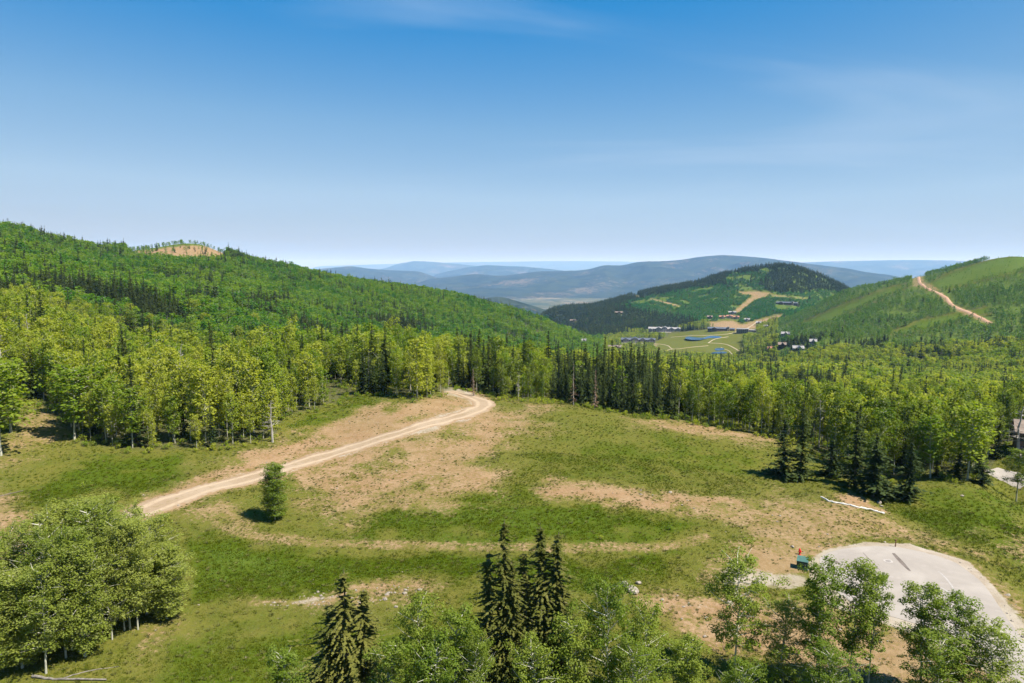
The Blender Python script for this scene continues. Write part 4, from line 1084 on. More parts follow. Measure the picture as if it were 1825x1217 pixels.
# edge of the meadow by the grove
for bx, by, ty, hw, p, lab in [(1394,851,742,26,SPR_MID[0],'dense conical spruce, outer one of the pair on the meadow edge'),(1426,854,716,25,SPR_MID[0],'dense conical spruce, taller one of the pair on the meadow edge'),
    (1484,850,772,20,SPR_MID[3],'short wide spruce between the pair and the grove'),(1523,868,728,26,SPR_MID[1],'tall dark spruce at the corner of the grove'),(1556,886,768,34,SPR_MID[3],'wide spruce in front of the grove beside the white strip'),
    (1618,893,786,26,SPR_MID[3],'full skirted spruce standing alone on the green slope'),(1748,864,800,18,SPR_MID[1],'small dark spruce at the street end of the grove'),(1705,852,790,16,SPR_MID[1],'shadowed spruce among white trunks at the grove edge')]:
    tree_px('spruce_tree', p, bx, by, ty, hw * 1.2, lab, 'tree'); SPECIAL.append((bx, by, 26))
tree_px('aspen_tree', ASP_SPARSE[2], 1811, 894, 800, 24, 'young aspen standing alone on the slope by the street', 'tree')
tree_px('aspen_tree', ASP_MID[1], 1724, 856, 722, 40, 'tall aspen with a clear grey trunk at the grove edge', 'tree')
tree_px('aspen_tree', ASP_MID[4], 1658, 852, 740, 26, 'slender pale aspen stepping out of the grove', 'tree')
tree_px('dead_tree', DEAD[0], 1814, 812, 722, 24, 'white bare dead aspen beside the house by the street', 'dead tree')
for bx, by, ty, hw, q_ in [(2,812,640,50,1),(133,784,655,36,4),(-30,800,620,50,0),(20,770,650,40,2)]:
    tree_px('aspen_tree', ASP_MID[q_], bx, by, ty, hw, 'aspen beside the tan opening above the meadow', 'tree', 'aspens beside the tan opening')
for bx, by, ty, lab in [(322,745,612,'tall white dead aspen rising from the middle of the stand'),(486,788,712,'pair-like leaning grey snag at the corner of the stand'),(5,700,575,'bare white aspen trunk in the shade of the tan opening')]:
    tree_px('dead_tree', DEAD[k % 3], bx, by, ty, 16, lab, 'dead tree'); k += 1
for bx, by, ty, lab in [(844,706,655,'rust brown dead spruce where the dirt road enters the trees'),(1022,722,642,'pinkish grey dry spruce in the dark treeline'),(1060,728,655,'thin dry spruce further along the dark treeline')]:
    tree_px('dry_spruce', DRYS[k % 2], bx, by, ty, 9, lab, 'dead tree'); k += 1

# ------------------------------------------------------------------ forest: candidates all over, sorted by what the picture shows of them
rng = np.random.default_rng(2024)
def ring(r0, r1, spacing, a0, a1):
    area = 0.5 * (r1 * r1 - r0 * r0) * (a1 - a0); n = int(area / spacing ** 2)
    nr = max(1, int((r1 - r0) / spacing)); out = []
    for i in range(nr):
        ra = r0 + (r1 - r0) * (i + 0.5) / nr; m = max(1, int(ra * (a1 - a0) / spacing))
        a = a0 + (a1 - a0) * (np.arange(m) + 0.5 + rng.uniform(-0.42, 0.42, m)) / m
        r = ra + rng.uniform(-0.42, 0.42, m) * spacing
        out.append(np.stack([r * np.sin(a), r * np.cos(a)], -1))
    return np.concatenate(out)
A0, A1 = R(-41.5), R(41.5)
cand = np.concatenate([ring(95, 330, 3.5, A0, A1), ring(330, 620, 4.3, A0, A1), ring(620, 1250, 5.0, A0, A1), ring(1250, 2720, 6.3, A0, A1)])
cx, cy = cand[:, 0], cand[:, 1]; cr_ = np.hypot(cx, cy); cz = Hxy(cx, cy); cpx, cpy, cdep = to_pix(cx, cy, cz)
ok = (cpy < np.interp(cpx, FX, FY)) | (cr_ > 420)
ok &= ~clear_mask(cpx, cpy, cr_, 1.0)
for a, b, rad in SPECIAL: ok &= ~((np.abs(cpx - a) < rad * 0.8) & (np.abs(cpy - b) < 14) & (cr_ < 200))
# keep the dirt road and the street open
for pts, w in [(ROAD, 3.5), ([(1766,838),(1785,846),(1805,852),(1835,862)], 5.0)]:
    Wp = [cast(a, b)[:2] for a, b in pts]; ok &= line_d(cx, cy, Wp) > w
Wp = [cast(a, b, 850)[:2] for a, b in HR]; ok &= line_d(cx, cy, Wp) > 8
# thin the stands unevenly
dn = fbm(cx / 40, cy / 40, 3, 71)
ok &= ~((dn < -0.36) & (cr_ > 330)); ok &= ~((fbm(cx / 14, cy / 14, 2, 77) < -0.45) & (cr_ < 330))
keep_p = np.ones(len(cx))
rh = (cr_ > 900) & (cpx > 1385)
keep_p[rh] = np.clip(0.95 + 1.0 * fbm(cx[rh] / 70, cy[rh] / 70, 3, 73), 0.25, 1)
kn = (cr_ > 1750) & (cpx > 960)
keep_p[kn] = 0.95
_open = clear_mask(cpx, cpy, cr_) & (cr_ > 900) & (cpx > 1400); ok |= _open & (rng.uniform(size=len(cx)) < 0.16) & (cpy < 600)
ok |= (rng.uniform(size=len(cx)) < 0.16) & (cr_ > 850) & (cr_ < 1400) & (cpx > 225) & (cpx < 405) & (cpy < 470)
ok &= rng.uniform(size=len(cx)) < keep_p
sel = np.where(ok)[0]
cx, cy, cz, cr_, cpx, cpy, cdep = (a[sel] for a in (cx, cy, cz, cr_, cpx, cpy, cdep))
n = len(cx)
# species
pc_ = np.full(n, 0.13)
def sp(poly, v, lo, hi, soft=8):
    s = (cr_ > lo) & (cr_ < hi)
    w = sstep(-soft, soft, poly_sd(cpx[s] + 8 * fbm(cx[s] / 30, cy[s] / 30, 2, 5), cpy[s], poly)); pc_[s] = pc_[s] * (1 - w) + v * w
pc_[cr_ > 420] = 0.15; pc_[rh[sel]] = 0.03; pc_[kn[sel]] = 0.015
sp([(815,640),(905,640),(905,720),(815,720)], 0.6, 140, 330)
sp([(975,600),(1215,600),(1215,760),(975,740)], 0.93, 140, 330)
sp([(905,640),(975,640),(975,730),(905,730)], 0.15, 140, 330)
sp([(1215,640),(1400,640),(1400,800),(1215,790)], 0.12, 140, 330)
sp([(1400,700),(1450,700),(1450,830),(1400,830)], 0.3, 130, 330)
sp([(1000,630),(1480,640),(1480,720),(1000,720)], 0.45, 260, 480)
sp([(-50,500),(330,520),(420,570),(-50,560)], 0.5, 330, 520)
sp([(150,535),(560,548),(830,590),(860,640),(560,610),(150,580)], 0.62, 420, 780)
sp([(60,405),(260,430),(260,460),(60,450)], 0.35, 800, 1300)
sp([(380,445),(560,480),(560,500),(380,470)], 0.4, 850, 1400)
sp([(1150,630),(1380,630),(1380,660),(1150,660)], 0.4, 600, 1100)
sp([(1335,596),(1560,600),(1600,640),(1480,640),(1335,630)], 0.62, 800, 1250)
sp([(1560,600),(1840,610),(1840,660),(1600,650)], 0.28, 600, 1100)
sp([(950,565),(1090,545),(1240,575),(1260,590),(1080,600),(950,590)], 0.85, 1350, 2300)
sp([(950,560),(1130,515),(1270,480),(1380,450),(1520,510),(1520,530),(1470,515),(1440,520),(1380,522),(1345,505),(1300,505),(1230,514),(1130,535),(1000,570)], 0.97, 1750, 2800, 4)
sp([(1290,500),(1300,488),(1370,483),(1375,500),(1330,512),(1290,515)], 0.10, 1750, 2800, 4)
_cl = fbm(cx / 38, cy / 38, 3, 55); pc_ = np.where((cr_ > 420) & ~kn[sel], pc_ * np.clip(0.8 + 3.6 * _cl, 0.15, 2.6), pc_)
is_con = rng.uniform(size=n) < pc_
is_dead = (rng.uniform(size=n) < np.where(cr_ < 420, 0.02, 0.02 + 0.20 * sstep(0.15, 0.5, fbm(cx / 60, cy / 60, 3, 99)))) & ~is_con
th = np.where(is_con, rng.normal(13.8, 3.0, n), rng.normal(11.4, np.where(cr_ > 430, 1.3, 2.3), n))
th = np.where((cr_ < 330) & (cpx < 900) & ~is_con, rng.normal(12.3, 2.4, n), th)
th = np.where((cr_ < 330) & (cpx < 900) & is_con, rng.normal(15.5, 2.5, n), th)
th *= 1 + 0.22 * fbm(cx / 45, cy / 45, 3, 91)
th = np.where((cr_ < 330) & (cpx > 1400) & ~is_con, rng.normal(13.0, 1.8, n), th)
th = np.where(rh[sel] & ~is_con, rng.normal(7.0, 1.5, n), th)
th = np.where(rh[sel] & is_con, rng.normal(9.0, 2.0, n), th)
th = np.where(kn[sel] & ~is_con, rng.normal(4.6, 1.0, n), th)
th = np.where(kn[sel] & is_con, rng.normal(14.5, 3.0, n), th)
th[_open[sel]] *= 0.38; is_con[_open[sel]] = False
_cut = (cr_ > 850) & (cr_ < 1400) & (cpx > 225) & (cpx < 405) & (cpy < 470); th[_cut] *= 0.5
th = np.clip(th, 2.5, 22)
# lower trees on the front edge of a stand
edge = np.clip((np.interp(cpx, FX, FY) - cpy) / 14, 0, 1); th *= np.where(cr_ < 330, 0.80 + 0.20 * edge, 1)
tw = np.where(is_con, th * 0.155, th * np.where(cr_ > 430, 0.265, rng.uniform(0.135, 0.205, n))); tw = np.where(kn[sel] & ~is_con, 3.2, tw)
trz = rng.uniform(0, 6.28, n)
# visibility sweep, nearest first, on a coarse picture
BW, BH = 456, 304; cover = np.zeros((BH, BW), bool); vis = np.zeros(n)
order = np.argsort(cr_); lim = order[:9000]
tpx, tpy, _ = to_pix(cx, cy, cz + th)
for i in lim:
    if cr_[i] > 520: break
    hw = tw[i] / cdep[i] * F_PX / 4 * 0.8; x0, x1 = int((cpx[i]) / 4 - hw), int(cpx[i] / 4 + hw) + 1; y0, y1 = int(tpy[i] / 4), int(cpy[i] / 4)
    x0, x1 = max(x0, 0), min(x1, BW); y0, y1 = max(y0, 0), min(y1, BH)
    if x1 <= x0 or y1 <= y0: continue
    sub = cover[y0:y1, x0:x1]; vis[i] = (~sub).sum(); sub[:] = True
def pick(mask, m):
    c = np.where(mask & (vis > 0))[0]; return c[np.argsort(-vis[c])[:m]]
pick_a = pick(~is_con & ~is_dead & (cr_ < 520), 245); pick_c = pick(is_con & (cr_ < 520), 270); pick_d = pick(is_dead & (cr_ < 520), 30)
single = np.zeros(n, bool); single[pick_a] = True; single[pick_c] = True; single[pick_d] = True
def place_of(px, r):
    if r < 360 and px < 830: return 'in the stand above the dirt road', 'stand above the dirt road'
    if px < 1000: return 'where the dirt road meets the trees', 'trees at the head of the road'
    if px < 1400: return 'in the treeline along the crest', 'treeline behind the crest'
    if r < 230: return 'in the grove above the street', 'grove above the street'
    return 'in the valley wood beyond the grove', 'valley wood beyond the grove'
for i in np.where(single)[0]:
    pl, gr = place_of(cpx[i], cr_[i])
    front = np.interp(cpx[i], FX, FY) - cpy[i] < 12
    size = 'low' if th[i] < 10.5 else ('tall' if th[i] > 14.5 else 'middling')
    where = 'on the open edge, ' if front else 'behind the front row, '
    if is_con[i]:
        p = SPR_MID[i % 4]; form = ('broad', 'slim')[int(tw[i] / th[i] < 0.155 and p['w'] < 2.3)]
        tree('spruce_tree', p, cx[i], cy[i], th[i], tw[i] / (p['w'] * th[i] / p['h']), trz[i], size + ' dark green spruce ' + where + pl, 'tree', 'spruces of the ' + gr)
    elif is_dead[i]:
        p = DEAD[i % 3]; tree('dead_tree', p, cx[i], cy[i], th[i] * 0.9, 1.0, trz[i], size + ' grey leafless aspen ' + where + pl, 'dead tree', 'dead aspens of the ' + gr)
    else:
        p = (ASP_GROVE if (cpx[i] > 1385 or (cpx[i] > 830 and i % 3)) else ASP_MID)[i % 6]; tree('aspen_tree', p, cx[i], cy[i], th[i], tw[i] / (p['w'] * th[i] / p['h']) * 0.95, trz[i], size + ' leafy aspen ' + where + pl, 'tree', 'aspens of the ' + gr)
def mass_object(name, m, coll, label):
    m = np.where(m & ~single)[0]
    pk = np.where(is_con[m], 4 + rng.integers(0, 3, len(m)), np.where(is_dead[m], 7, rng.integers(0, 4, len(m))))
    hs = np.where(is_con[m], th[m] / 14.0, np.where(is_dead[m], th[m] * 0.9 / 11.0, th[m] / 12.0))
    wsx = np.where(is_con[m], tw[m] / 2.1, np.where(is_dead[m], hs, tw[m] / 2.4))
    scatter(name, np.stack([cx[m], cy[m], cz[m] - 0.2], -1), trz[m], np.stack([wsx, wsx, hs], -1), pk, coll, label, 'forest')
m_kn = kn[sel]; m_rh = rh[sel] & ~m_kn
m_lh = (cpx < 1075) & (cr_ > 430) & ~m_kn & ~m_rh
m_nr = (cr_ < 520) & ~m_lh & ~m_kn & ~m_rh
m_vl = ~m_nr & ~m_lh & ~m_kn & ~m_rh
mass_object('near_forest', m_nr, MASS_MID, 'mixed aspen and spruce wood filling in behind the meadow edge')
mass_object('hillside_forest', m_lh, MASS_FAR, 'aspen and spruce forest covering the long hillside')
mass_object('valley_forest', m_vl, MASS_VAL, 'green forest filling the valley around the lodges')
mass_object('scrub_forest', m_rh, MASS_SCRUB, 'patchy low aspen scrub on the open hillside')
mass_object('knoll_forest', m_kn, MASS_KNOLL, 'dark conifers and low green scrub covering the knoll')
print('TREES', n, 'vis', len(pick_a), len(pick_c), len(pick_d), [int(x.sum()) for x in (m_nr, m_lh, m_vl, m_rh, m_kn)])

# ------------------------------------------------------------------ buildings
M_SLATE = simple('slate_roof', (0.075, 0.085, 0.105), 0.6, 0.2, 0.4)
M_BLUE = simple('metal_roof', (0.22, 0.27, 0.34), 0.4, 0.15, 0.4)
M_WHITEW = simple('white_walls', (0.29, 0.278, 0.26), 0.8, 0.1, 0.3)
M_STONE = simple('grey_stone', (0.22, 0.20, 0.18), 0.9, 0.25, 0.4)
M_BROWNW = simple('brown_timber', (0.14, 0.09, 0.055), 0.8, 0.25, 0.5)
M_BROWNR = simple('brown_roof', (0.17, 0.13, 0.10), 0.8, 0.2, 0.5)
M_ORANGE = simple('orange_tiles', (0.27, 0.125, 0.075), 0.8, 0.2, 0.5)
M_TAN = simple('tan_walls', (0.42, 0.33, 0.23), 0.85, 0.15, 0.4)
M_PALE = simple('pale_paving', (0.36, 0.32, 0.27), 0.9, 0.15, 0.3)
M_GLASS = simple('window_glass', (0.03, 0.04, 0.05), 0.15, 0.2, 0.3, spec=0.6)
M_PALER = simple('pale_roof', (0.225, 0.215, 0.205), 0.7, 0.15, 0.4)

def box_np(x0, x1, y0, y1, z0_, z1):
    V = np.array([[x, y, z] for z in (z0_, z1) for y in (y0, y1) for x in (x0, x1)], float)
    Q = np.array([[0, 2, 3, 1], [4, 5, 7, 6], [0, 1, 5, 4], [2, 6, 7, 3], [0, 4, 6, 2], [1, 3, 7, 5]])
    return V, Q
def gable_np(x0, x1, y0, y1, z, rh, axis='x', ov=0.7, t=0.3):
    x0, x1, y0, y1 = x0 - ov, x1 + ov, y0 - ov, y1 + ov
    if axis == 'x':
        m_ = (y0 + y1) / 2; pr = [(y0, z), (m_, z + rh), (y1, z), (y1, z + t), (m_, z + rh + t), (y0, z + t)]
        V = np.array([[x, a, b] for x in (x0, x1) for a, b in pr])
    else:
        m_ = (x0 + x1) / 2; pr = [(x0, z), (m_, z + rh), (x1, z), (x1, z + t), (m_, z + rh + t), (x0, z + t)]
        V = np.array([[a, y, b] for y in (y0, y1) for a, b in pr])
    Q = [[0, 1, 4, 5], [1, 2, 3, 4], [6, 11, 10, 7], [7, 10, 9, 8]]
    for a, b in ((0, 1), (1, 2), (2, 3), (3, 4), (4, 5), (5, 0)): Q.append([a, a + 6, b + 6, b])
    return V, np.array(Q)
def gable_fill(x0, x1, y0, y1, z, rh, axis):
    if axis == 'x':
        m_ = (y0 + y1) / 2; V = np.array([[x, a, b] for x in (x0, x1) for a, b in ((y0, z), (y1, z), (m_, z + rh))])
    else:
        m_ = (x0 + x1) / 2; V = np.array([[a, y, b] for y in (y0, y1) for a, b in ((x0, z), (x1, z), (m_, z + rh))])
    return V, np.array([[0, 1, 2], [3, 5, 4]])
def part_np(name, VQ, mat, parent):
    me = mesh_np(name, VQ[0], [np.asarray(VQ[1])], [mat])
    bm = bmesh.new(); bm.from_mesh(me); bmesh.ops.recalc_face_normals(bm, faces=bm.faces); bm.to_mesh(me); bm.free()
    return link(name, me, parent)
WIN_ME = {}
def wing(root, x0, x1, y0, y1, h, rh, axis, mw, mr, nwin, storeys=1, base=-4.0):
    w = part_np('wall', box_np(x0, x1, y0, y1, base, h), mw, root)
    if rh > 0:
        V, T = gable_fill(x0 + 0.05, x1 - 0.05, y0 + 0.05, y1 - 0.05, h - 0.02, rh, axis); me = mesh_np('gable', V, [T], [mw]); link('gable', me, w)
        part_np('roof', gable_np(x0, x1, y0, y1, h, rh, axis), mr, root)
    else:
        part_np('roof', box_np(x0 - 0.5, x1 + 0.5, y0 - 0.5, y1 + 0.5, h, h + 0.45), mr, root)
    if nwin:
        cw = (x1 - x0) / nwin
        for s in range(storeys):
            sh = h / storeys
            for k in range(nwin):
                key = (round(cw, 2), round(sh, 2))
                if key not in WIN_ME: WIN_ME[key] = mesh_np('window', box_np(-cw * 0.32, cw * 0.32, -0.12, 0.05, 0, sh * 0.52)[0], [box_np(0, 1, 0, 1, 0, 1)[1]], [M_GLASS])
                o = link('window', WIN_ME[key], w); o.location = (x0 + cw * (k + 0.5), y0 - 0.02, s * sh + sh * 0.26)
def chimney(root, x, y, z, mat, hh=2.4):
    part_np('chimney', box_np(x - 0.7, x + 0.7, y - 0.6, y + 0.6, z - 2.0, z + hh), mat, root)
def building(px, py, w, lo, hi, st, lb):
    x, y, z = cast(px, py, lo); r = math.hypot(x, y)
    W = w * (y * CP - (z - ZC) * SP) / F_PX
    root = empty('house' if st in ('white', 'orange', 'brown', 'slate', 'brown_big') else 'lodge', (x, y, z), -math.atan2(x, y) + rng0.uniform(-0.15, 0.15))
    tag(root, lb, 'building', 'buildings of the valley')
    h = W / 2
    if st == 'dark_lodge':
        wing(root, -h, h, 0, 14, 6.0, 3.4, 'x', M_STONE, M_SLATE, 14, 2)
        for c, ww, hh in ((-0.72, 9, 7.0), (-0.18, 12, 8.5), (0.28, 9, 7.2), (0.80, 10, 7.0)): wing(root, c * h - ww / 2, c * h + ww / 2, -5, 9, hh, 3.2, 'y', M_STONE, M_SLATE, 3, 2)
        chimney(root, -0.45 * h, 7, 11, M_STONE); chimney(root, 0.1 * h, 7, 11, M_STONE)
        part_np('terrace', box_np(-h * 0.95, h * 0.75, -15, -6.5, -4, 0.7), M_PALE, root)
    elif st == 'white_lodge':
        wing(root, -h, h, 0, 15, 8.0, 3.8, 'x', M_WHITEW, M_PALER, 16, 3)
        for c, ww, hh in ((-0.85, 9, 6.0), (-0.35, 11, 9.5), (0.02, 12, 11.0), (0.45, 10, 9.0), (0.85, 9, 8.5)): wing(root, c * h - ww / 2, c * h + ww / 2, -5, 8, hh, 3.4, 'y', M_WHITEW, M_PALER, 3, 3)
        for c in (-0.15, 0.3, 0.78): chimney(root, c * h, 8, 12, M_WHITEW, 3.5)
        part_np('terrace', box_np(-h * 0.3, h * 0.9, -14, -6, -4, 1.4), M_PALE, root)
    elif st == 'low_lodge':
        wing(root, -h, h * 0.45, 0, 13, 5.0, 3.0, 'x', M_BROWNW, M_SLATE, 10, 1)
        wing(root, h * 0.62, h, 1, 12, 4.6, 2.4, 'x', M_BROWNW, M_SLATE, 4, 1)
        wing(root, h * 0.46, h * 0.60, -1, 9, 9.0, 0, 'x', M_TAN, M_SLATE, 1, 2)
        wing(root, -h * 0.7, -h * 0.3, -6, 6, 5.4, 3.0, 'y', M_BROWNW, M_SLATE, 4, 1)
        part_np('deck', box_np(-h * 0.25, h * 0.4, -5, -0.5, -4, 0.6), M_BROWNW, root)
    elif st == 'modern':
        wing(root, -h, h * 0.2, 0, 16, 9.0, 0, 'x', M_STONE, M_PALER, 6, 2)
        wing(root, h * 0.22, h, 4, 18, 6.5, 0, 'x', M_PALE, M_PALER, 5, 2)
        part_np('canopy', box_np(-h * 1.08, -h * 0.1, -4, -0.6, 8.0, 8.5), M_PALER, root)
    elif st in ('white', 'orange', 'brown'):
        mw, mr = {'white': (M_WHITEW, M_PALER), 'orange': (M_TAN, M_ORANGE), 'brown': (M_BROWNW, M_BROWNR)}[st]
        wing(root, -h, h, 0, 10, 5.0, 3.0, 'x', mw, mr, 4, 2)
        wing(root, -h * 0.25, h * 0.45, -4, 5, 5.4, 3.2, 'y', mw, mr, 2, 2)
        chimney(root, h * 0.65, 5, 7.6, mw, 2.0)
    elif st == 'slate':
        wing(root, -h, h, 0, 9, 7.0, 3.4, 'x', M_STONE, M_BLUE, 4, 2)
        wing(root, -h * 0.5, h * 0.2, -3.5, 5, 7.6, 3.6, 'y', M_STONE, M_BLUE, 2, 2)
        chimney(root, h * 0.6, 4.5, 10, M_STONE, 1.6)
    elif st == 'brown_big':
        wing(root, -h, h * 1.6, 2, 12, 5.2, 2.6, 'x', M_BROWNW, M_BROWNR, 4, 2)
        wing(root, h * 0.2, h * 1.2, -1, 6, 5.6, 2.4, 'y', M_STONE, M_BROWNR, 2, 2)
        part_np('terrace', box_np(-h * 0.9, h * 1.5, -4, 1.9, -1.5, 0.5), M_PALE, root)
        part_np('railing', box_np(-h * 0.9, h * 0.15, -3.9, -3.8, 0.5, 1.4), M_BROWNW, root)
        chimney(root, -h * 0.3, 7, 7.2, M_STONE, 1.6)
    return root
for b_ in BUILD + NEARB: building(*b_)

# ------------------------------------------------------------------ things around the turning circle
def lathe(prof, seg=16):
    P = np.array(prof, float); n_ = len(P); a = np.linspace(0, 2 * math.pi, seg, endpoint=False)
    V = np.stack([P[:, 0:1] * np.cos(a), P[:, 0:1] * np.sin(a), P[:, 1:2] * np.ones(seg)], -1).reshape(-1, 3)
    i = np.arange(n_ * seg).reshape(n_, seg); j = np.roll(i, -1, 1)
    return V, np.stack([i[:-1], j[:-1], j[1:], i[1:]], -1).reshape(-1, 4)
def lathe_part(name, prof, mat, parent, loc=(0, 0, 0), rot=(0, 0, 0), seg=16):
    V, Q = lathe(prof, seg); o = link(name, mesh_np(name, V, [Q], [mat], smooth=False), parent); o.location = loc; o.rotation_euler = rot
    return o
M_RED_P = simple('red_paint', (0.55, 0.015, 0.02), 0.4, 0.15, 8.0)
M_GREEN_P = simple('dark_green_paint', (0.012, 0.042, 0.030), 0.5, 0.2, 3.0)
M_TEAL_P = simple('light_teal_paint', (0.05, 0.11, 0.088), 0.5, 0.15, 3.0)  # lighter teal than the cabinet body, for its lid, pad and sill
M_RUST = simple('rusty_steel', (0.14, 0.055, 0.03), 0.9, 0.3, 6.0)
M_IRON = simple('cast_iron', (0.20, 0.175, 0.155), 0.7, 0.3, 8.0)
M_CONC = simple('concrete_collar', (0.31, 0.28, 0.25), 0.9, 0.15, 4.0)
M_ROCK = simple('pale_rock', (0.23, 0.195, 0.155), 0.95, 0.3, 1.6, bump=0.6)
M_WHITE = simple('white_fabric', (0.45, 0.43, 0.39), 0.8, 0.12, 2.0)

x, y, z = cast(1425, 988)
hyd = tag(empty('fire_hydrant', (x, y, z), 0.6), 'red fire hydrant on the gravel verge behind the green cabinet', 'hydrant')
lathe_part('base_flange', [(0, -0.1), (0.19, -0.1), (0.19, 0.05), (0.13, 0.07), (0, 0.07)], M_RED_P, hyd)
lathe_part('barrel', [(0, 0.06), (0.12, 0.06), (0.115, 0.62), (0.15, 0.64), (0.15, 0.69), (0, 0.69)], M_RED_P, hyd)
lathe_part('bonnet', [(0.14, 0.69), (0.135, 0.77), (0.09, 0.85), (0.045, 0.88), (0.045, 0.94), (0, 0.94)], M_RED_P, hyd)
for ry in (90, -90): lathe_part('outlet', [(0, 0), (0.07, 0), (0.07, 0.16), (0.09, 0.16), (0.09, 0.22), (0, 0.22)], M_RED_P, hyd, (0, 0, 0.5), (0, R(ry), 0), 12)
lathe_part('outlet', [(0, 0), (0.09, 0), (0.09, 0.16), (0.115, 0.16), (0.115, 0.23), (0, 0.23)], M_RED_P, hyd, (0, 0, 0.46), (R(90), 0, 0), 12)

x, y, z = cast(1430, 1012)
cab = tag(empty('utility_cabinet', (x, y, z), R(-28)), 'dark green metal utility cabinet with a lighter teal sloping lid', 'utility cabinet')
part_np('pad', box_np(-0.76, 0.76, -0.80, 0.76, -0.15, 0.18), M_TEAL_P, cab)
V, Q = box_np(-0.7, 0.7, -0.7, 0.7, 0.18, 1.35); V[4:6, 2] -= 0.22
part_np('body', (V, Q), M_GREEN_P, cab)
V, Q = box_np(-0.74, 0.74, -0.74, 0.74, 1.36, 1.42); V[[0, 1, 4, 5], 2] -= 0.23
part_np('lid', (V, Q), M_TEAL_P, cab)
d_ = part_np('door', box_np(-0.62, 0.62, -0.73, -0.705, 0.42, 1.05), M_GREEN_P, cab)
part_np('handle', box_np(0.35, 0.45, -0.78, -0.732, 0.65, 0.82), M_IRON, d_)
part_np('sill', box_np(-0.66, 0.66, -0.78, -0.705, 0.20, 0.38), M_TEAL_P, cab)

x, y, z = cast(1596, 974)
mp = tag(empty('marker_post', (x, y, z), 0.3), 'short rusty marker post standing in the soil behind the circle', 'post')
lathe_part('post', [(0, -0.2), (0.07, -0.2), (0.06, 0.98), (0, 0.98)], M_RUST, mp, seg=8)
part_np('cap', box_np(-0.11, 0.11, -0.09, 0.09, 0.97, 1.10), M_RUST, mp)

x, y = on_plane(1583, 1000, PAD_Z)
mh = tag(empty('manhole_cover', (x, y, PZ + 0.03)), 'round iron manhole cover in a pale collar on the turning circle', 'manhole')
lathe_part('collar', [(0.36, -0.05), (0.36, 0.012), (0.62, 0.012), (0.62, -0.05)], M_CONC, mh, seg=24)
lathe_part('lid', [(0, 0.018), (0.34, 0.018), (0.35, -0.05)], M_IRON, mh, seg=24)

def rock_mesh(seed, sub=3, flat=0.7):
    bm = bmesh.new(); bmesh.ops.create_icosphere(bm, subdivisions=sub, radius=1.0); rg = np.random.default_rng(seed)
    for k_ in range(9):
        nrm = Vector(rg.normal(size=3)).normalized(); dd = rg.uniform(0.55, 0.9)
        for v in bm.verts:
            e = v.co.dot(nrm) - dd
            if e > 0: v.co -= nrm * e * 0.92
    off = rg.uniform(0, 50)
    for v in bm.verts:
        nn = fbm(np.array([v.co.x * 2.2 + off]), np.array([v.co.y * 2.2 + v.co.z * 3.1]), 3, seed)[0]
        v.co *= 1 + 0.10 * nn; v.co.z *= flat
    me = bpy.data.meshes.new('rock'); bm.to_mesh(me); bm.free(); me.materials.append(M_ROCK)
    return me
def boulder(px, py, wpx, label, seed, flat=0.6):
    x, y, z = cast(px, py); s = wpx / 2 * (y * CP - (z - ZC) * SP) / F_PX
    o = link('boulder', rock_mesh(seed, 3, flat)); o.location = (x, y, z + s * 0.22); o.scale = (s, s * 0.8, s); o.rotation_euler = (0, 0, seed * 1.7)
    tag(o, label, 'boulder')
for a in [(1113,1043,17,'rounded pale boulder, highest of three beside the soil bank',1,0.65),(1137,1040,13,'small pale boulder behind the slab in the group of three',2,0.6),(1129,1054,30,'flat slab-like pale boulder in the group of three',3,0.35),
          (1567,897,10,'pale rock at the foot of the wide spruce by the white strip',4,0.7),(1571,903,8,'low pale rock in front of another beside the white strip',5,0.5),(1715,884,8,'whitish stone on the green slope below the grove',6,0.5),
          (1412,975,7,'pale stone on the soil bank above the hydrant',7,0.7),(1180,1070,9,'lone pale stone on the bare soil below the boulders',8,0.6),(706,1082,8,'small pale stone at the end of the stony strip',9,0.6),(1256,1135,8,'pale stone in the shade of the broad forked aspen',10,0.6)]: boulder(*a)

# white erosion strip: a lumpy roll of fabric lying on the soil
pts = [(1463,886),(1475,893),(1490,896),(1512,900),(1530,905),(1550,908),(1566,913),(1578,915)]
P3 = np.array([cast(a, b) for a, b in pts]); t_ = np.linspace(0, len(P3) - 1, 40)
Pc = np.stack([np.interp(t_, np.arange(len(P3)), P3[:, k]) for k in range(3)], -1); Pc[:, :2] += rng.normal(0, 0.12, (40, 2)); Pc[:, 2] = Hxy(Pc[:, 0], Pc[:, 1]) + 0.05
g = Geo(); g.tube(Pc, 0.13 + 0.10 * rng.uniform(size=40), 7)
tag(link('erosion_strip', g.mesh('erosion_strip', M_WHITE, True)), 'long white roll of fabric lying on the bare soil by the spruces', 'fabric roll')
# fallen logs
M_LOG = simple('old_log', (0.17, 0.15, 0.125), 0.95, 0.35, 3.0, bump=0.5)
def log(pts, rad, label, mat=M_LOG):
    P3 = np.array([cast(a, b) for a, b in pts]); t_ = np.linspace(0, len(P3) - 1, 12); Pc = np.stack([np.interp(t_, np.arange(len(P3)), P3[:, k]) for k in range(3)], -1)
    Pc[:, 2] = Hxy(Pc[:, 0], Pc[:, 1]) + rad * 0.7 + 0.03 * rng.normal(size=12); g = Geo(); g.tube(Pc, np.linspace(rad, rad * 0.5, 12), 7)
    tag(link('fallen_log', g.mesh('fallen_log', mat, True)), label, 'log')
log([(58,1207),(100,1212),(190,1213)], 0.16, 'thick bleached log lying in front of the aspen clump')
log([(105,1212),(150,1198),(212,1188)], 0.07, 'thin pale fallen branch crossing the thick log')
log([(-5,886),(20,880),(42,875)], 0.10, 'thin dark log on the tan patch above the aspen clump', M_BARKD)
log([(60,1152),(100,1148),(135,1140)], 0.12, 'grey log half hidden in the shade of the clump')
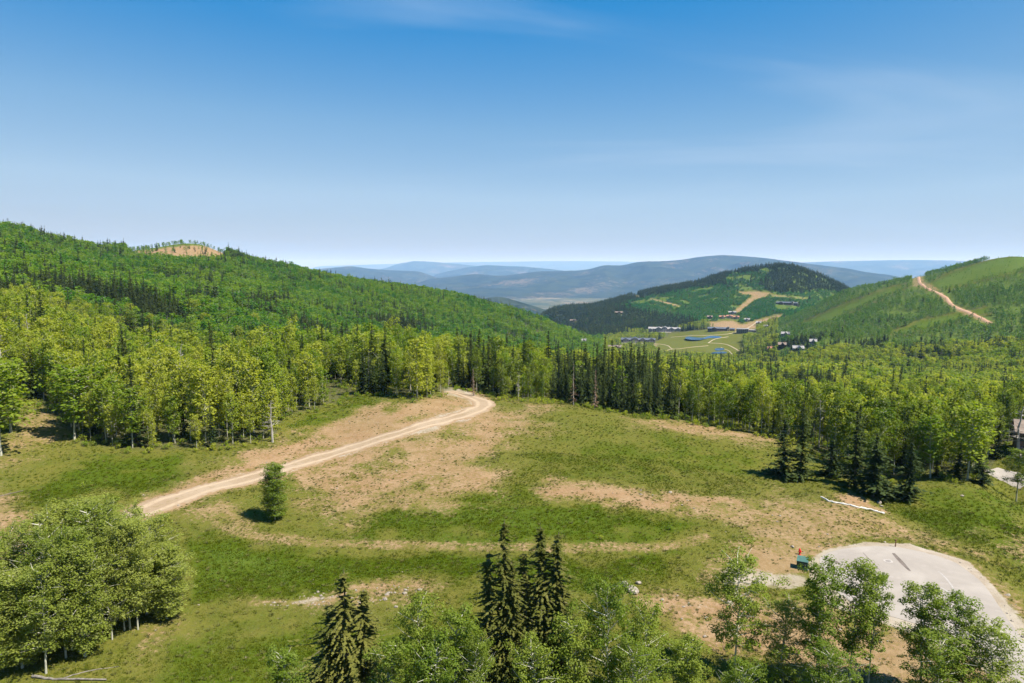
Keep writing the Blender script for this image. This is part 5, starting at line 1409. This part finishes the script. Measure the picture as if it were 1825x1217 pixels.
# broken birch pole with a bent top
x, y, z = cast(1030, 1290); r_ = math.hypot(x, y); h_ = pix_dir(1028, 1174)[1] * r_ + ZC - z
g = Geo(); g.tube([[0, 0, -0.3], [0.03, 0, h_ * 0.5], [0, 0, h_ - 0.08], [-0.12, 0, h_], [-0.55, 0.1, h_ + 0.06], [-1.15, 0.15, h_ + 0.02]], [0.09, 0.07, 0.06, 0.055, 0.04, 0.02], 7)
bp_ = tag(empty('broken_tree', (x, y, z)), 'slim white broken aspen stem with its top bent flat', 'dead tree')
link('trunk', g.mesh('trunk', M_BARK, True), bp_)
g2 = Geo(); g2.tube([[0.02, 0, h_ * 0.86], [0.25, 0.05, h_ * 0.9], [0.42, 0.05, h_ * 0.88]], [0.025, 0.018, 0.008], 4)
link('branch', g2.mesh('branch', M_BARK), bp_)

# ------------------------------------------------------------------ grass tufts, weeds and stones lying on the meadow
def tuft(seed, nb, h, spread, w, lean=0.5):
    rg = np.random.default_rng(seed); g = Geo()
    a = rg.uniform(0, 6.28, nb); rr = spread * np.sqrt(rg.uniform(0, 1, nb)); bx = np.stack([rr * np.cos(a), rr * np.sin(a), np.full(nb, -0.03)], -1)
    d = np.stack([np.cos(a + rg.normal(0, 0.8, nb)), np.sin(a + rg.normal(0, 0.8, nb)), np.zeros(nb)], -1) * lean * rg.uniform(0.2, 1, (nb, 1))
    hh = h * rg.uniform(0.55, 1.15, (nb, 1)); tip = bx + d * hh + np.array([0, 0, 1]) * hh; pr = np.stack([-np.sin(a), np.cos(a), np.zeros(nb)], -1) * w * 0.5
    V = np.stack([bx - pr, bx + pr, tip], 1).reshape(-1, 3); g.add(V, None, np.arange(nb * 3).reshape(-1, 3))
    return g
M_GRASS = leaf_material('lush_grass', (0.050, 0.076, 0.002), (0.080, 0.100, 0.003), (0.108, 0.110, 0.012), 0.35, 0.06)
M_OLIVE = leaf_material('olive_grass', (0.112, 0.120, 0.024), (0.152, 0.148, 0.040), (0.200, 0.178, 0.066), 0.30, 0.06)
M_WEED = leaf_material('grey_green_weeds', (0.085, 0.095, 0.022), (0.125, 0.125, 0.034), (0.16, 0.15, 0.05), 0.30, 0.06)
tl = [tuft(1, 22, 0.34, 0.34, 0.075).mesh('tuft', M_GRASS), tuft(2, 26, 0.26, 0.40, 0.08).mesh('tuft', M_GRASS), tuft(3, 20, 0.42, 0.28, 0.07).mesh('tuft', M_GRASS),
      tuft(4, 18, 0.24, 0.34, 0.06).mesh('tuft', M_OLIVE), tuft(5, 20, 0.30, 0.38, 0.06, 0.8).mesh('tuft', M_OLIVE), tuft(6, 30, 0.36, 0.26, 0.12, 0.9).mesh('tuft', M_WEED), tuft(7, 26, 0.30, 0.22, 0.12, 0.9).mesh('tuft', M_WEED)]
TUFTS = pcoll('tuft', tl)
gp = np.concatenate([ring(52, 95, 0.40, R(-40), R(40)), ring(95, 140, 0.52, R(-40), R(40)), ring(140, 230, 0.85, R(-40), R(40))])
gx, gy = gp[:, 0], gp[:, 1]; gr_ = np.hypot(gx, gy); gz = Hxy(gx, gy); gpx, gpy, _ = to_pix(gx, gy, gz)
gd, gl, gpl, gf = sample(dirt, gx, gy), sample(lush, gx, gy), sample(pale, gx, gy), sample(forest, gx, gy)
cl1, cl2 = fbm(gx / 1.6, gy / 1.6, 3, 81), fbm(gx / 7, gy / 7, 3, 83)
pg = np.clip(1.05 - gd * 1.05 + 0.75 * cl1 + 0.45 * cl2, 0.06, 1) * (1 - np.clip(gpl * 1.6, 0, 0.97)) * (1 - 0.8 * gf)
in_as = poly_sd(gx, gy, SL) > -0.3; in_rd = line_d(gx, gy, [cast(a, b)[:2] for a, b in ROAD]) < 2.9
u = rng.uniform(size=len(gx)); keep = (u < pg) & ~in_as & ~in_rd
gx, gy, gz, gr_, gl, gd, cl1, cl2 = (a[keep] for a in (gx, gy, gz, gr_, gl, gd, cl1, cl2)); ng_ = len(gx)
lv = gl + 0.5 * cl1 + 0.5 * cl2 - 0.25 * gd + rng.normal(0, 0.12, ng_)
pk = np.where(lv > 0.44, rng.integers(0, 3, ng_), rng.integers(3, 5, ng_)); pk = np.where(rng.uniform(size=ng_) < np.where(gd > 0.4, 0.35, 0.06), rng.integers(5, 7, ng_), pk)
gs = rng.uniform(0.6, 1.25, ng_) * np.interp(gr_, [50, 110, 230], [0.75, 0.95, 1.4]) * np.where(gl > 0.7, 1.1, 0.9) * np.where(gd > 0.45, 0.75, 1.0)
scatter('grass', np.stack([gx, gy, gz], -1), rng.uniform(0, 6.28, ng_), np.stack([gs, gs, gs * rng.uniform(0.4, 0.85, ng_)], -1), pk, TUFTS, 'tufts of grass and weeds growing all over the meadow', 'grass')
# stones
stones = pcoll('stone', [rock_mesh(40 + k_, 1, 0.6) for k_ in range(4)])
sx, sy, ss = [], [], []
def stones_at(poly, m_, lo, hi):
    P_ = np.array(poly, float)
    for _ in range(m_):
        a, b = rng.uniform(P_[:, 0].min(), P_[:, 0].max()), rng.uniform(P_[:, 1].min(), P_[:, 1].max())
        if poly_sd(np.array([a]), np.array([b]), poly)[0] < 0: continue
        X_, Y_, _z = cast(a, b)
        if poly_sd(np.array([X_]), np.array([Y_]), SL)[0] > -0.2: continue
        sx.append(X_); sy.append(Y_); ss.append(rng.uniform(lo, hi) * (0.6 + rng.exponential(0.5)))
stones_at([(1690,990),(1730,1005),(1800,1060),(1840,1120),(1840,1170),(1790,1100),(1750,1035)], 260, 0.06, 0.16)
stones_at([(1440,1000),(1500,972),(1580,964),(1660,975),(1700,995),(1600,975),(1500,982),(1462,1000),(1462,1030),(1440,1030)], 160, 0.05, 0.11)
stones_at([(460,1078),(540,1055),(610,1052),(700,1042),(770,1050),(700,1070),(560,1082)], 240, 0.06, 0.17)
stones_at([(1100,1065),(1240,1050),(1420,1070),(1600,1120),(1720,1160),(1500,1217),(1300,1150)], 220, 0.05, 0.14)
stones_at([(300,890),(480,805),(640,740),(820,706),(840,730),(600,800),(400,858)], 170, 0.06, 0.15)
stones_at([(540,880),(700,800),(900,740),(860,840),(700,890)], 140, 0.05, 0.13)
stones_at([(950,868),(1060,862),(1340,892),(1600,960),(1400,1000),(1200,905)], 200, 0.05, 0.13)
stones_at([(150,820),(500,820),(900,1000),(1200,1010),(900,1200),(300,1200)], 80, 0.05, 0.12)
sx, sy, ss = map(np.array, (sx, sy, ss))
scatter('stones', np.stack([sx, sy, Hxy(sx, sy) + ss * 0.15], -1), rng.uniform(0, 6.28, len(sx)), np.stack([ss * rng.uniform(0.8, 1.6, len(ss)), ss, ss], -1), rng.integers(0, 4, len(ss)), stones, 'small pale stones scattered over the bare soil and gravel verge', 'stones')
# undergrowth along the woods and between the near trees
und = pcoll('shrub', joined([bush(141, 150, 0.17, 0.8, 1.0), bush(142, 150, 0.17, 0.9, 0.8), bush(143, 170, 0.2, 0.7, 1.2)], M_BARKD, M_LEAF))
bp2 = ring(52, 260, 2.2, R(-40), R(40)); bx2, by2 = bp2[:, 0], bp2[:, 1]; br2 = np.hypot(bx2, by2); bpx, bqy, _ = to_pix(bx2, by2, Hxy(bx2, by2))
edge_d = np.interp(bpx, FX, FY) - bqy
pb = np.where((edge_d > -6) & (br2 > 95), np.clip(0.75 - edge_d / 90, 0.2, 0.75), 0.0)
low = poly_sd(bpx, bqy, [(1180,1150),(1290,1130),(1420,1160),(1560,1200),(1560,1400),(1000,1400),(1000,1260),(1180,1200)])
pb = np.where(low > 0, 0.5, pb); pb = np.where((poly_sd(bpx, bqy, [(0,1090),(150,1060),(290,1070),(250,1110),(130,1150),(0,1200)]) > 0), 0.35, pb)
pb = np.where((pb == 0) & (sample(lush, bx2, by2) > 0.6) & (br2 > 60), 0.012, pb)
kp = (rng.uniform(size=len(bx2)) < pb) & (poly_sd(bx2, by2, SL) < -1.5) & (line_d(bx2, by2, [cast(a, b)[:2] for a, b in ROAD]) > 4) & (sample(dirt, bx2, by2) < 0.85)
bx2, by2 = bx2[kp], by2[kp]; bs = rng.uniform(0.6, 1.5, len(bx2))
scatter('undergrowth', np.stack([bx2, by2, Hxy(bx2, by2) - 0.05], -1), rng.uniform(0, 6.28, len(bx2)), np.stack([bs, bs, bs], -1), rng.integers(0, 3, len(bx2)), und, 'low green undergrowth along the woods and under the near trees', 'undergrowth')
print('GRASS', ng_, 'stones', len(sx), 'shrubs', len(bx2))

# ------------------------------------------------------------------ haze
hz = bmesh.new(); bmesh.ops.create_cube(hz, size=1.0)
bx_, lo_, hi_ = 61500.0, -480.0, 640.0
for v in hz.verts: v.co = Vector((v.co.x * 2 * bx_, v.co.y * 2 * bx_, lo_ if v.co.z < 0 else hi_))
hme = bpy.data.meshes.new('haze'); hz.to_mesh(hme); hz.free()
m, nt, out = newmat('haze_air')
pv = nt.nodes.new('ShaderNodeVolumePrincipled')
pv.inputs['Color'].default_value = (0.28, 0.54, 1.0, 1); pv.inputs['Density'].default_value = 3.8e-5; pv.inputs['Anisotropy'].default_value = 0.0; pv.inputs['Absorption Color'].default_value = (0.97, 0.75, 0.05, 1)
nt.links.new(pv.outputs[0], out.inputs['Volume'])
hme.materials.append(m)
tag(link('haze', hme), 'thin blue summer haze filling the air over the valley', 'haze', kind='stuff')
